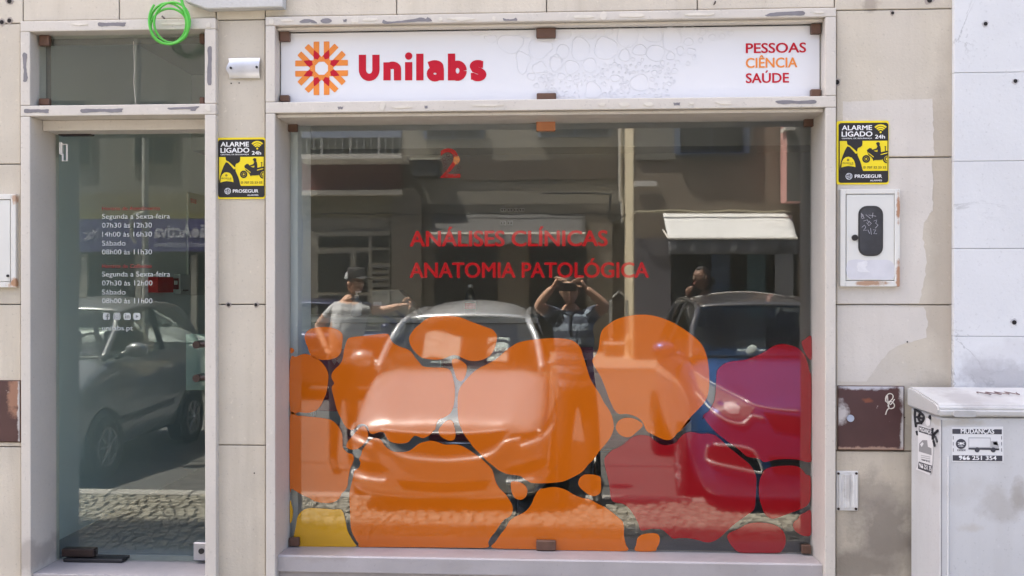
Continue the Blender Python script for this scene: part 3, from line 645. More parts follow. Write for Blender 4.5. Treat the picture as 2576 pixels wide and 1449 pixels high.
# ------------------------------------------------------------------ alarm plates
def alarm_sign(x0p, y0p, x1p, y1p, y):
    a, c = P(x0p, y0p, y), P(x1p, y1p, y)
    A = thing('alarm_sign', 'yellow and black alarm plate on the stone pier between door and window', 'sign', 'alarm plates on the wall')
    kx, kz = (c.x-a.x)/1020, (a.z-c.z)/1263
    def q(u, v): return ((u-80)*kx, -(v-105)*kz)
    def poly(pts, y0, mat, name, sm=0):
        pts = smooth_loop(pts, sm) if sm else pts
        return MB().prism([q(*p) for p in pts], y0-.0006, y0+.0004).build(name, mat, A)
    r = 40*kx
    MB().prism(rrect(*q(80, 1368), *q(1100, 105), r), -.004, .0).build('plate', YELLOW, A)
    MB().prism(rrect(*q(118, 1338), *q(1090, 145), r*1.3), -.0046, -.0036).build('black_field', BLACK, A)
    poly([(140, 505), (1070, 505), (1070, 1102), (140, 1102)], -.0054, YELLOW, 'yellow_field')
    D = -.0064
    poly([(275, 500), (582, 500), (582, 560), (575, 598), (545, 628), (495, 645), (478, 690), (482, 712), (470, 716), (400, 650), (340, 600), (288, 575)], D, BLACK, 'figure_print')
    poly([(285, 612), (330, 625), (390, 690), (455, 765), (480, 745), (488, 800), (515, 860), (545, 930), (565, 1000), (580, 1070), (600, 1108), (138, 1108), (145, 1000), (165, 900), (200, 790), (240, 690)], D, BLACK, 'figure_print')
    poly([(170, 1032), (178, 930), (208, 865), (255, 828), (310, 820), (370, 838), (412, 890), (436, 960), (443, 1025), (380, 1010), (300, 1003), (230, 1015)], -.0074, YELLOW, 'badge_print')
    poly(circ(297, 885, 25, 14), -.0084, M('badge_mark', (.25, .2, .02), .5), 'badge_print')
    def tx(s, u0, u1, vb, vc, m_, b_): 
        p0, p1 = q(u0, vb), q(u1, vc); return lettering(s, p0[0], p1[0], p0[1], p1[1], -.0074-(.001 if m_ is not WHITE else 0), m_, A, b_)
    tx('PROSEGUR', 190, 405, 962, 932, BLACK, .01); tx('ALARMES', 310, 400, 987, 970, BLACK, .01)
    # motor cycle and rider
    poly([(668, 690), (720, 648), (760, 655), (772, 690), (840, 722), (885, 728), (940, 735), (1000, 718), (1078, 705), (1078, 800), (1040, 805), (1000, 840), (962, 885), (880, 890), (820, 890), (800, 908), (782, 870), (755, 828), (700, 790), (680, 735)], D, BLACK, 'motorcycle_print')
    poly([(868, 625), (900, 598), (925, 605), (938, 660), (942, 742), (870, 745), (880, 690)], D-.0002, BLACK, 'rider_print')
    poly([(740, 705), (742, 688), (800, 676), (855, 655), (880, 612), (915, 640), (870, 690), (800, 702)], D-.0003, BLACK, 'rider_print')
    poly([(845, 572), (858, 545), (885, 532), (912, 542), (920, 570), (912, 600), (885, 615), (866, 602), (862, 580)], D-.0004, BLACK, 'rider_print', 2)
    poly([(1024, 620), (1034, 620), (1036, 710), (1022, 710)], D-.0002, BLACK, 'antenna_print'); poly([(1010, 618), (1046, 618), (1040, 634), (1018, 634)], D-.0003, BLACK, 'antenna_print')
    for (ux, vx, rr, hw, a0, a1) in ((655, 865, 62, 15, 0, 360), (655, 865, 30, 11, 0, 360), (1068, 868, 76, 14, 95, 262), (1066, 868, 40, 10, 95, 262)):
        pt = [(ux+rr*math.cos(R(a0+(a1-a0)*i/24)), vx-rr*math.sin(R(a0+(a1-a0)*i/24))) for i in range(25)]
        rb = MB(); rb.add(ribbon([q(*p) for p in pt], 2*hw*kx, D-.0005)); rb.build('wheel_print', BLACK, A)
    poly([(690, 735), (800, 820), (796, 836), (690, 752)], D-.0012, YELLOW, 'stripe_print'); poly([(935, 775), (1068, 740), (1062, 760), (938, 790)], D-.0012, YELLOW, 'stripe_print')
    for rr, hw in ((62, 13), (100, 15), (145, 17)):
        pt = [(937+rr*math.cos(R(42+96*i/14)), 340-rr*math.sin(R(42+96*i/14))) for i in range(15)]
        rb = MB(); rb.add(ribbon([q(*p) for p in pt], 2*hw*kx, -.0056)); rb.build('signal_print', YELLOW, A)
    poly(circ(937, 335, 20, 12), -.0056, YELLOW, 'signal_print')
    tx('ALARME', 175, 768, 292, 196, WHITE, .025); tx('LIGADO', 172, 775, 418, 318, WHITE, .025); tx('CENTRAL DE SEGURANÇA', 175, 768, 468, 443, WHITE, .012); tx('24h', 825, 1020, 463, 388, WHITE, .02)
    tx('707 22 23 22', 668, 1045, 1056, 1014, M('brown_black_print', (.03, .022, .012), .5), .02); tx('PROSEGUR', 430, 962, 1242, 1176, WHITE, .022); tx('ALARMES', 730, 962, 1310, 1280, WHITE, .012)
    rb = MB(); rb.add(ribbon([q(620+22*math.cos(t*.42), 1034+22*math.sin(t*.42)) for t in range(16)], 6*kx, -.0068)); rb.add(ribbon([q(612, 1044), q(620, 1036), q(630, 1022)], 8*kx, -.0068)); rb.build('phone_print', BLACK, A)
    rb = MB(); rb.add(ribbon([q(320+60*math.cos(t*.2618), 1208+60*math.sin(t*.2618)) for t in range(25)], 13*kx, -.0058))
    for p_ in (((262, 1222), (330, 1205), (380, 1172)), ((275, 1250), (340, 1230), (382, 1215)), ((280, 1170), (330, 1165)), ((300, 1260), (300, 1150)), ((345, 1262), (345, 1150))): rb.add(ribbon([q(*t) for t in p_], 9*kx, -.006))
    rb.build('globe_print', M('globe_grey', (.6, .61, .65), .5), A)
    return A, kx, kz, a
A1, kx1, kz1, a1 = alarm_sign(545, 347, 668, 500, -.001); A1.location = (a1.x, -.0005, a1.z)
A2 = copy_tree(A1); a, c = P(2104, 305, -.001), P(2235, 463.5, -.001)
A2.location = (a.x, -.0005, a.z); A2.scale = ((c.x-a.x)/(1020*kx1), 1, (a.z-c.z)/(1263*kz1)); A2['label'] = 'yellow and black alarm plate above the white meter box'

# ------------------------------------------------------------------ boxes and plates on the wall
def obx(name, px0, py0, px1, py1, y0, y1, mat, parent, bev=.003):
    a, c = P(px0, py0, y0), P(px1, py1, y0); return MB().box(a.x, c.x, y0, y1, c.z, a.z, bev, 2).build(name, mat, parent)
def frame(px0, py0, px1, py1, qx0, qy0, qx1, qy1, y0, y1, mat, parent, name='frame'):
    a, c, e, f = P(px0, py0, y0), P(px1, py1, y0), P(qx0, qy0, y0), P(qx1, qy1, y0); m = MB()
    m.box(a.x, e.x, y0, y1, c.z, a.z, .002); m.box(f.x, c.x, y0, y1, c.z, a.z, .002); m.box(e.x, f.x, y0+.0008, y1, e.z, a.z, .0015); m.box(e.x, f.x, y0+.0008, y1, c.z, f.z, .0015)
    return m.build(name, mat, parent)
MWH = M('white_enamel', (.66, .66, .63), .4, var=.03, vs=4, spec=.4); 
def rusty(nm, zc, xc): return M(nm, (.66, .655, .62), .45, var=.03, vs=4, stains=((xc[0], zc, .07, .012, .85, (.34, .17, .08), 40), (xc[1], zc+.3, .008, .06, .9, (.36, .16, .07), 40), (xc[1], zc+.02, .01, .08, .9, (.36, .17, .08), 40)))
q = P(2190, 712, -.02); rr_ = P(2260, 600, -.02)
T = thing('meter_box', 'white metal meter box with dark oval window and rusty frame bottom', 'meter box', loc=(q.x, 0, q.z))
frame(2114.5, 476, 2264, 721, 2128, 488, 2251, 707, -.02, .004, rusty('rusty_enamel', q.z, (q.x, rr_.x)), T)
dd = obx('door', 2129.5, 489.5, 2249.5, 705.5, -.017, .003, MWH, T)
a, c = P(2159, 518, -.0176), P(2221, 644, -.0176)
MB().prism(rrect(a.x, c.z, c.x, a.z, .034), -.0195, -.016).build('gasket', M('black_rubber', (.02, .02, .022), .5), dd)
a, c = P(2163, 523, -.0186), P(2217, 639, -.0186); OW = M('smoked_window', (.055, .058, .066), .12, var=.35, vs=8)
MB().prism(rrect(a.x, c.z, c.x, a.z, .029), -.0205, -.0192).build('window', OW, dd)
sc_ = MB(); rnd = random.Random(3); SCR = M('scratch_pale', (.4, .4, .45), .6)
for pth in (((2167, 536), (2167, 548), (2172, 541), (2168, 538), (2174, 549), (2168, 550)), ((2178, 540), (2190, 550)), ((2185, 541), (2204, 544)), ((2196, 535), (2194, 548)), ((2172, 556), (2182, 553), (2186, 562)), ((2180, 560), (2186, 568), (2192, 562), (2186, 556)), ((2168, 572), (2175, 566), (2178, 572), (2172, 580), (2180, 579)), ((2198, 556), (2206, 553), (2203, 562), (2209, 566), (2202, 574)), ((2183, 578), (2188, 588)), ((2190, 574), (2192, 590)), ((2196, 578), (2203, 578), (2198, 588), (2206, 588))):
    sc_.tube([P(*p, -.0208) for p in pth], .0011, 4)
sc_.build('scratched_marks', SCR, dd)
v = P(2150, 598, -.018); MB().lathe([(.012, -.006), (.012, .002)], v, 'Y', 16).build('lock', BLACK, dd)
spot([(2134, 657), (2180, 655), (2210, 654), (2246, 660), (2246, 700), (2190, 702), (2135, 700)], M('pale_residue', (.60, .60, .635), .6, var=.06, vs=20), dd, y=-.0172, th=.0003, name='residue_patch', rag=1.5)
spot([(2160, 660), (2178, 656), (2182, 664), (2178, 676), (2186, 684), (2160, 684), (2156, 672)], M('torn_paper', (.68, .68, .70), .7, var=.06, vs=40), dd, y=-.0176, th=.0004, name='residue_patch', rag=2)
q = P(20, 712, -.02); rr_ = P(35, 600, -.02)
T = thing('meter_box', 'white metal box cut by the left edge with a rusty corner', 'meter box', loc=(q.x, 0, q.z))
frame(-120, 489, 39.5, 723, -106, 502, 27, 710, -.02, .004, M('rusty_enamel_corner', (.66, .655, .62), .45, var=.03, stains=((rr_.x, q.z, .03, .02, .9, (.36, .17, .07), 40), (rr_.x, P(35, 500, -.02).z, .012, .02, .8, (.38, .2, .1), 40))), T)
dd = obx('door', -104, 503.5, 25.5, 708.5, -.016, .003, MWH, T)
v = P(20, 694, -.017); MB().lathe([(.006, -.003), (.006, .002)], v, 'Y', 10).build('keyhole', BLACK, dd)
BRN = M('brown_paint_chipped', (.070, .030, .028), .45, var=.15, vs=10, rust=(16, .70, (.5, .47, .46)))
def brown(lbl, x0, y0, x1, y1, graf):
    q = P((x0+x1)/2, y1, -.01); e, f = P(x0, y0, -.01), P(x1, y1, -.01); cx_, cz_ = (e.x+f.x)/2, (e.z+f.z)/2
    edge = (.50, .48, .47); st = ()
    if graf: st = ((e.x+.012, cz_+.02, .03, .045, 1., (.52, .49, .48), 24), (f.x, cz_+.14, .02, .1, 1., edge, 30), (cx_-.03, e.z, .16, .014, 1., (.5, .49, .52), 30), (f.x, cz_-.08, .012, .1, .9, edge, 30), (cx_, f.z, .25, .012, .9, (.38, .25, .19), 40), (cx_-.01, cz_+.07, .02, .012, .8, (.24, .075, .035), 40))
    else: st = ((f.x-.02, e.z-.06, .035, .09, .9, (.33, .17, .11), 30), (f.x, cz_, .01, .2, 1., edge, 30))
    T = thing('hatch', lbl, 'hatch', loc=(q.x, 0, q.z))
    obx('door', x0, y0, x1, y1, -.008, .006, M('chipped_brown_%d' % graf, (.072, .030, .028), .42, var=.12, vs=8, stains=st, rust=(26, .69, (.42, .36, .33))), T, .0015)
    fr = M('hatch_edge_rust', (.13, .075, .05), .7, var=.3, vs=30)
    frame(x0-2.5, y0-2, x1+2.5, y1+2.5, x0-.4, y0-.4, x1+.4, y1+.4, -.0065, .006, fr, T)
    return T
T = brown('square brown hatch with chipped paint and scrawled mark below the meter box', 2109.5, 972, 2273, 1132, 1)
v = P(2139, 1052, -.009); MB().lathe([(.014, -.005), (.014, .001)], v, 'Y', 16).build('lock', M('lock_steel', (.45, .5, .6), .3, metal=.7), T)
gm = MB()
def zM(u, v, y=-.0088): return P(2044+.3924*u, 880.5+.3924*v, y)
for pth in (((468, 330), (470, 300), (490, 280), (512, 285), (516, 305), (500, 325), (478, 335), (470, 318), (480, 290)), ((480, 292), (484, 340), (490, 370), (478, 385), (468, 415)), ((480, 345), (505, 330), (524, 350), (520, 370), (495, 375), (482, 355)), ((488, 330), (500, 350), (526, 315))):
    gm.tube(smooth_path([zM(*p) for p in pth], 3), .0022, 4)
gm.build('graffiti', PUTTY, T)
brown('dark brown rusted hatch cut by the left edge of the picture', -80, 958, 49, 1111, 0)
# ribbed vent plate
q = P(2131, 1285, 0); T = thing('vent_plate', 'small white ribbed metal plate low on the stained wall', 'vent', loc=(q.x, 0, q.z))
VW = M('vent_white', (.68, .68, .67), .5, var=.06, vs=12, bump=.2, bs=40, stains=((q.x, q.z+.1, .02, .05, .5, (.4, .38, .36), 30),)); obx('plate', 2104.5, 1185, 2158.5, 1285, -.006, .004, VW, T, .002)
for x in (2113, 2128, 2133.5, 2148, 2154):
    a, c = P(x, 1194, -.006), P(x, 1276, -.006); MB().tube([(a.x, -.0055, a.z), (c.x, -.0055, c.z)], .0075, 10).build('rib', VW, T)
for x, y in ((2109, 1191), (2154, 1191), (2109, 1280), (2153, 1280)): MB().lathe([(.005, -.003), (.005, .001)], P(x, y, -.007), 'Y', 8).build('screw', DK, T)
# bent metal plate above
q = P(612, 196, 0); T = thing('metal_plate', 'small bare metal cover plate with bent corner on the pier', 'plate', loc=(q.x, 0, q.z))
a, c = P(573, 146, -.012), P(653, 196, -.012)
pl = MB()
def plf(u, v):
    x = a.x+(c.x-a.x)*u; z = a.z+(c.z-a.z)*v
    x += .006*math.sin(9*v)*(u < .1); return (x, -.016+.010*abs(2*v-1)**3-.004*math.sin(3*u), z)
pl.grid(plf, 14, 10); pl.box(a.x+.01, c.x-.01, -.008, .001, c.z+.008, a.z-.006)
pl.build('cover', M('dull_aluminium', (.55, .55, .57), .38, metal=.65, var=.12, vs=9), T, smooth=True)
for x, y in ((581, 171), (646, 169)): MB().lathe([(.005, -.004), (.005, .002)], P(x, y, -.018), 'Y', 10).build('screw', BLACK, T)
# green cable coil
T = thing('cable_coil', 'bright green cable hanging in loops over the door frame', 'cable', loc=tuple(P(428, 112, -.05)))
GRN = M('green_cable', (.09, .47, .055), .4, var=.06, vs=12)
cp = []
LP = ((429, 57, 51, 58), (419, 68, 41, 42), (435, 60, 46, 47), (425, 52, 50, 60))
for i in range(64):
    t = i/63*3.2; k = min(int(t), 3); f_ = min(t-k, 1); q0, q1 = LP[k], LP[min(k+1, 3)]; an = R(150)+t*2*math.pi
    cx_, cy_, rx, ry = (q0[j]*(1-f_)+q1[j]*f_ for j in range(4))
    cp.append(P(cx_+rx*math.cos(an), cy_+ry*math.sin(an), -.05-.008*t+.012*math.sin(an*1.1)))
MB().tube(smooth_path(cp, 4), .0048, 10).build('cable', GRN, T, smooth=True)
MB().tube(smooth_path([P(454, -40, -.06), P(457, 0, -.06), P(466, 30, -.062), P(474, 62, -.064), P(466, 92, -.06), P(446, 106, -.055)], 6), .0062, 10).build('cable', GRN, T, smooth=True)
# plugs, bolts and holes in the slabs
HOLE = M('hole_dark', (.012, .01, .01), .9); PLG = M('rust_plug', (.07, .05, .045), .6)
def hole(px, py, r, y=-.0008, mat=HOLE, name='drill_hole', ring=True):
    v = P(px, py, y)
    if ring: MB().prism([(v.x+r*1.7*math.cos(t*.6)*random.uniform(.7, 1.3), v.z+r*1.7*math.sin(t*.6)*random.uniform(.7, 1.3)) for t in range(10)], y-.0003, y+.001).build('chipped_edge', M('chip_pale', (.34, .30, .27), .9), B)
    MB().lathe([(r, -.002), (r*.5, .0)], v, 'Y', 10).build(name, mat, B)
for (x, y, r) in ((5, 56, .009), (24, 52, .009), (24, 3, .010), (575, 767, .007), (644, 767, .007), (2245, 33, .006), (2105, 207, .010), (2338, 1, .010), (2424, 1045, 0)):
    if r: hole(x, y, r)
for (x, y) in ((582, 210), (602, 209), (2282, 860), (2275, 1050), (640, 1190)): hole(x, y, .003, ring=False)
MB().tube([P(408, 41, -.012), P(414, 47, -.02)], .004, 6).build('cut_bolt', PLG, B)
MB().tube([P(1800, 3, -.006), P(1796, 12, -.006), P(1800, 6, -.008)], .003, 6).build('cut_wire', PLG, B)

# ------------------------------------------------------------------ the neighbour's wall
NW = thing('neighbour_wall', 'white veined marble wall of the next building, at the right edge', 'wall', loc=(X(2490), 0, .1))
YN = -.022; xn0, xn1 = X(2400, YN), X(2400, YN)+3.4
zn = [4., zz(182, 2490, YN), zz(405, 2490, YN), zz(625, 2490, YN), zz(846, 2490, YN), zz(983, 2490, YN)]
zn = [zn[0], 3.62]+zn[1:]
for a, b_ in zip(zn[1:], zn[2:]): MB().box(xn0, xn1, YN, .028, b_+.0008, a-.0008, .0012).build('marble_slab', WHITEWALL, NW)
MB().box(xn0-.004, xn1, YN-.006, .028, zz(996, 2490, YN), zz(984.5, 2490, YN), .002).build('ledge', M('soiled_marble', (.46, .44, .45), .6, var=.15, vs=10), NW)
MB().box(xn0, xn1, YN+.004, .028, ZB, zz(997, 2490, YN)).build('base_slab', WHITEWALL, NW)
MB().box(xn0+.004, 14, .0, .2, ZB, 3.62).build('backing', CORE, NW)
for (x, y, r) in ((2479, 60, .008), (2554, 204, .008), (2551, 811, .009)):
    v = P(x, y, YN-.001); MB().prism([(v.x+r*1.5*math.cos(t*.6)*random.uniform(.6, 1.4), v.z+r*1.5*math.sin(t*.6)*random.uniform(.6, 1.4)) for t in range(10)], YN-.0006, YN+.001).build('chipped_edge', M('chip_grey', (.5, .49, .5), .9), NW)
    MB().lathe([(r, -.002), (r*.4, .0)], v, 'Y', 10).build('drill_hole', HOLE, NW)

# ------------------------------------------------------------------ the street cabinet
YC = -.31
CABM = M('cabinet_plastic', (.56, .565, .575), .5, var=.05, vs=3, bump=.12, bs=30, speck=.35, streak=.2,
    stains=((*xz(2520, 1275, YC), .09, .06, .4, (.33, .30, .27), 12), (*xz(2560, 1240, YC), .03, .07, .6, (.3, .27, .24), 14), (*xz(2390, 1064, YC), .12, .012, .5, (.42, .39, .33), 20), (*xz(2440, 1330, YC), .05, .02, .35, (.4, .35, .29), 14), (*xz(2430, 1230, YC), .1, .05, .25, (.42, .40, .38), 10)))
LIDM = M('cabinet_lid_plastic', (.50, .50, .495), .5, var=.05, vs=3, speck=.3, streak=.1, stains=((*xz(2410, 1000, -.2), .07, .03, .55, (.3, .28, .28), 16), (*xz(2470, 1005, -.2), .12, .02, .35, (.36, .34, .34), 18)))
xc0 = X(2366, YC); xc1 = xc0+.85; zt = zz(1050, 2450, YC)
T = thing('street_cabinet', 'grey plastic utility cabinet with stuck-on posters beside the white wall', 'cabinet', loc=(xc0+.4, -.15, ZB))
body = MB().box(xc0, xc1, YC, -.03, ZB, zt, .010, 3).build('body', CABM, T, smooth=False)
lid = MB(); zl0, zl1 = zz(1050, 2450, YC-.012), zz(1017, 2450, YC-.012)
prof = [(-.028, zl0+.002), (YC-.014, zl0+.002), (YC-.016, zl1-.02), (YC-.008, zl1-.005), (YC+.012, zl1+.002), (-.10, zl1+.028), (-.028, zl1+.030)]
b = bmesh.new(); va = [[b.verts.new((x, y_, z_)) for y_, z_ in prof] for x in (xc0-.014, xc1+.014)]
for i in range(len(prof)): b.faces.new((va[0][i], va[0][(i+1) % 7], va[1][(i+1) % 7], va[1][i]))
b.faces.new(va[0]); b.faces.new(va[1]); bmesh.ops.recalc_face_normals(b, faces=b.faces); bmesh.ops.bevel(b, geom=list(b.edges), offset=.006, segments=2, affect='EDGES'); lid.add(b)
lido = lid.build('lid', LIDM, T)
a, c = P(2398, 1033, YC-.017), P(2456, 1049, YC-.017); MB().prism(rrect(a.x, c.z, c.x, a.z, .008), YC-.021, YC-.012).build('label_plate', M('grey_label', (.40, .40, .40), .5, var=.1, vs=40), lido)
sq = MB(); pp = [(2470+i*9, 1003+7*math.sin(i*2.3)+3*math.cos(i*1.1)) for i in range(13)]
sq.tube(smooth_path([(P(x, 1012, -.2).x, -.17+.05*math.sin(i*2.3), zl1+.0235-.0) for i, (x, y) in enumerate(pp)], 4), .0016, 4); sq.build('marker_scribble', M('marker_brown', (.16, .11, .11), .6), lido)
MB().box(xc0+.003, xc0+.006, YC-.001, YC+.004, ZB, zt-.01).build('door_joint', M('joint_grey', (.25, .25, .26), .7), body)
MB().tube([(xc0+.028, YC-.001, ZB), (xc0+.028, YC-.001, zt-.14)], .004, 6).build('door_edge', CABM, body)
# front poster
PAPER = M('poster_paper', (.72, .72, .73), .7, var=.03, vs=10)
yp = YC-.0012
po = MB().prism([xz(2394.4, 1075, yp), xz(2523.5, 1073, yp), xz(2524.7, 1158, yp), xz(2521, 1162, yp), xz(2395, 1162, yp)], yp, YC+.001).build('poster', PAPER, T)
def pz(u, v, y=yp-.0006): return P(2044+.3924*u, 880.5+.3924*v, y)
INK = M('poster_ink', (.045, .045, .06), .6, var=.1)
def pbox(u0, v0, u1, v1, mat=INK, y=yp-.0006):
    a, c = pz(u0, v0, y), pz(u1, v1, y); return MB().prism([(a.x, a.z), (c.x, a.z), (c.x, c.z), (a.x, c.z)], y, y+.0004).build('print_block', mat, po)
pbox(897, 506, 1214, 540); pbox(899, 674, 1217, 713)
def ptx(s, u0, u1, vb, vc, mat, bold, par=None, y=yp-.0012):
    a, c = pz(u0, vb, y), pz(u1, vc, y); return lettering(s, a.x, c.x, a.z, c.z, y, mat, par or po, bold)
ptx('MUDANÇAS', 950, 1165, 535, 506, WHITE, .03); ptx('966 251 354', 938, 1180, 704, 679, WHITE, .025); ptx('DESDE', 928, 983, 648, 637, INK, .02)
a = pz(952, 602); k_ = 31*.3924/ (F/(DC+yp)) 
MB().prism(circ(a.x, a.z, k_*1.02, 20), yp-.0008, yp).build('print_block', INK, po)
ptx('20€', 931, 975, 607, 591, WHITE, .03); ptx('HORA', 938, 967, 620, 612, WHITE, .015)
VG = M('print_grey', (.40, .40, .41), .7); pbox(1000, 560, 1142, 628, VG); pbox(1004, 566, 1138, 622, M('print_light', (.66, .66, .67), .7), yp-.001)
def ppoly(pts, mat=INK, y=yp-.0010): 
    o = [pz(*p, y) for p in pts]; return MB().prism([(v.x, v.z) for v in o], y, y+.0003).build('truck_print', mat, po)
ppoly([(1145, 585), (1185, 582), (1195, 615), (1196, 640), (1145, 640)], VG); ppoly([(1158, 590), (1182, 588), (1190, 612), (1160, 606)]); ppoly([(1000, 628), (1145, 628), (1196, 632), (1196, 642), (1000, 638)])
for u in (1055, 1158): v = pz(u, 640); MB().prism(circ(v.x, v.z, .009, 14), yp-.0016, yp-.001).build('truck_print', INK, po)
for u in (902, 1212): 
    for v0 in (510, 552, 590, 630): pbox(u-1, v0, u+2, v0+22, INK, yp-.0013)
# side poster and paint scrawl on the cabinet's left flank
xs = xc0-.0012
def ps(u, v, off=0.):                       # a point of the flank seen at (u, v)
    d = ray(2044+.3924*u, 880.5+.3924*v); t = (xs-off)/d.x; return Vector((xs-off, -DC+d.y*t, HC+d.z*t))
def sfill(pts, mat, name, off=0.0004, parent=T):
    b = bmesh.new(); f = b.faces.new([b.verts.new(ps(*p, off)) for p in pts]); b2 = bmesh.ops.extrude_face_region(b, geom=[f])
    bmesh.ops.translate(b, verts=[v for v in b2['geom'] if isinstance(v, bmesh.types.BMVert)], vec=(-.0003, 0, 0)); m = MB(); m.add(b); return m.build(name, mat, parent)
sp = sfill([(676, 470), (775, 515), (772, 660), (768, 780), (750, 803), (700, 780), (662, 765), (676, 740)], PAPER, 'poster')
sfill([(681, 486), (770, 513), (768, 552), (681, 524)], INK, 'print_block', .001, sp); sfill([(681, 715), (768, 742), (760, 790), (676, 760)], INK, 'print_block', .001, sp)
sfill([(684, 600), (705, 578), (735, 578), (740, 620), (762, 630), (764, 675), (682, 650)], M('print_mid', (.28, .28, .29), .7), 'truck_print', .001, sp); sfill([(690, 605), (705, 590), (712, 600), (700, 622)], PAPER, 'truck_print', .0014, sp)
for v in (672, 684, 696): sfill([(695, v), (755, v+12), (755, v+17), (695, v+5)], VG, 'print_block', .001, sp)
def sside(s, u0, u1, vb, vc, slope, mat, bold): 
    pl_ = lambda a_, b_: ps(a_, b_, .0016)
    pts, fc = text_pts(s, bold); xa, xb = min(p.x for p in pts), max(p.x for p in pts); cp_ = max(p.y for p in text_pts('H', 0)[0])
    vs = []
    for p in pts:
        u = u0+(u1-u0)*(p.x-xa)/(xb-xa); v = vb+(vc-vb)*p.y/cp_ + slope*(u-u0); vs.append(ps(u, v, .0016))
    me = bpy.data.meshes.new('lettering'); me.from_pydata(vs, [], fc); link('lettering', me, mat, sp)
sside('MUDANÇAS', 686, 766, 518, 493, .30, WHITE, .03); sside('966 251 35', 684, 762, 752, 724, .30, WHITE, .03); sside('TODO O PAÍS', 696, 754, 706, 698, .28, INK, .02)
sg = MB(); SPR = M('spray_black', (.02, .02, .025), .6)
for pth in (((660, 380), (657, 430), (664, 495)), ((655, 382), (690, 400), (715, 430), (700, 462), (665, 470)), ((690, 405), (680, 440), (700, 470)), ((668, 430), (710, 440)), ((752, 420), (756, 440), (748, 430)), ((770, 500), (772, 575)), ((805, 515), (775, 545), (790, 560), (800, 590)), ((776, 580), (786, 618)), ((668, 520), (674, 545))):
    sg.tube(smooth_path([ps(*p, .001) for p in pth], 4), .0048, 5)
sg.build('graffiti', SPR, body)
sfill([(728, 436), (755, 440), (756, 482), (735, 488), (725, 470)], PAPER, 'sticker', .0006, body)
# ------------------------------------------------------------------ inside the shop
XI0, XI1, YI = -2.36, 2.3, 3.9
IW = M('interior_paint', (.50, .49, .46), .7, var=.03, vs=1.5); IWL = M('interior_pale_paint', (.74, .79, .77), .6, var=.02, vs=1.5)
FL = M('dark_vinyl_floor', (.16, .185, .22), .4, var=.15, vs=5)
def block(name, x0, x1, y0, y1, z0, z1, mat, parent=None, bev=0.): return MB().box(x0, x1, y0, y1, z0, z1, bev).build(name, mat, parent)
struct(block('shop_floor', -2.7, 3, .262, 4.2, zdoor0-.3, zdoor0-.002, FL)); struct(block('shop_ceiling', -2.7, 3, .0, 4.2, 3.34, 3.6, IW))
struct(block('interior_wall', XI0-.3, XI0, G+.035, 4.2, zdoor0-.002, 3.34, IWL)); struct(block('interior_wall', XI1, XI1+.3, .205, 4.2, zdoor0-.002, 3.34, IW)); struct(block('interior_wall', XI0, XI1, YI, 4.2, zdoor0-.002, 3.34, IW))
struct(block('ceiling_beam', XI0+.002, XI1-.002, 2.0, 2.3, 2.86, 3.338, IW))
a = X(700, .45); c = X(782, .45)
struct(block('interior_pillar', a, c, .24, .45, zdoor0, 3.338, IWL))
# reception counter
dvc = 1.55
q0, q1 = P(640, 797, dvc), P(1345, 797, dvc)
CT = M('counter_grey', (.40, .40, .41), .5, var=.04)
K = thing('reception_counter', 'pale grey reception counter inside behind the glass', 'counter', loc=(q0.x+1, dvc, zdoor0))
block('front_panel', q0.x, q1.x, dvc, dvc+.04, zdoor0, q0.z-.035, CT, K, .003); block('counter_top', q0.x-.02, q1.x+.02, dvc-.03, dvc+.55, q0.z-.033, q0.z, M('counter_top_grey', (.5, .5, .5), .35), K, .004)
block('plinth', q0.x+.03, q1.x-.03, dvc+.045, dvc+.5, zdoor0, zdoor0+.09, BLACK, K)
yc_ = dvc+.15; tz = q0.z
T = thing('pump_bottle', 'clear pump dispenser bottle standing on the reception counter', 'bottle', loc=(P(897, 790, yc_).x, yc_, tz))
v = Vector(T.location); CLR = M('pale_gel', (.55, .58, .6), .15, spec=.6)
MB().lathe([(.030, .001), (.034, .01), (.034, .075), (.03, .088), (.012, .098), (.012, .106)], v, k=16).build('body', CLR, T, smooth=True)
MB().lathe([(.014, .107), (.014, .124), (.006, .126), (.005, .140)], v, k=12).box(v.x-.008, v.x+.028, v.y-.008, v.y+.008, v.z+.140, v.z+.150, .002).build('pump', WHITE, T)
T = thing('soda_bottle', 'clear plastic soda bottle with red label on the reception counter', 'bottle', loc=(P(1183, 790, yc_).x, yc_, tz)); v = Vector(T.location)
MB().lathe([(.022, .0), (.032, .008), (.032, .06), (.030, .07), (.032, .08), (.031, .12), (.018, .155), (.012, .165), (.012, .178)], v, k=18).build('body', glass_mat('bottle_plastic', .1, (.8, .82, .82)), T, smooth=True)
MB().lathe([(.0335, .045), (.0335, .078)], v, k=18).build('label', RED, T); MB().lathe([(.0135, .172), (.0135, .188)], v, k=12).build('cap', WHITE, T)
T = thing('file_box', 'pale cardboard file box with slanted side on the reception counter', 'box'); 
o = [P(x, y, yc_+.05) for x, y in ((935, 797), (935, 731), (1003, 729), (1042, 772), (1052, 797))]
T.location = (o[0].x, yc_, tz); MB().prism([(q.x, max(q.z, tz+.001)) for q in o], yc_+.05, yc_+.22, .002).build('box', M('pale_card', (.50, .49, .46), .8), T)
MB().prism([(o[0].x+.01, tz+.06), (o[0].x+.06, tz+.06), (o[0].x+.06, tz+.085), (o[0].x+.01, tz+.085)], yc_+.048, yc_+.0495).build('tab', WHITE, T)
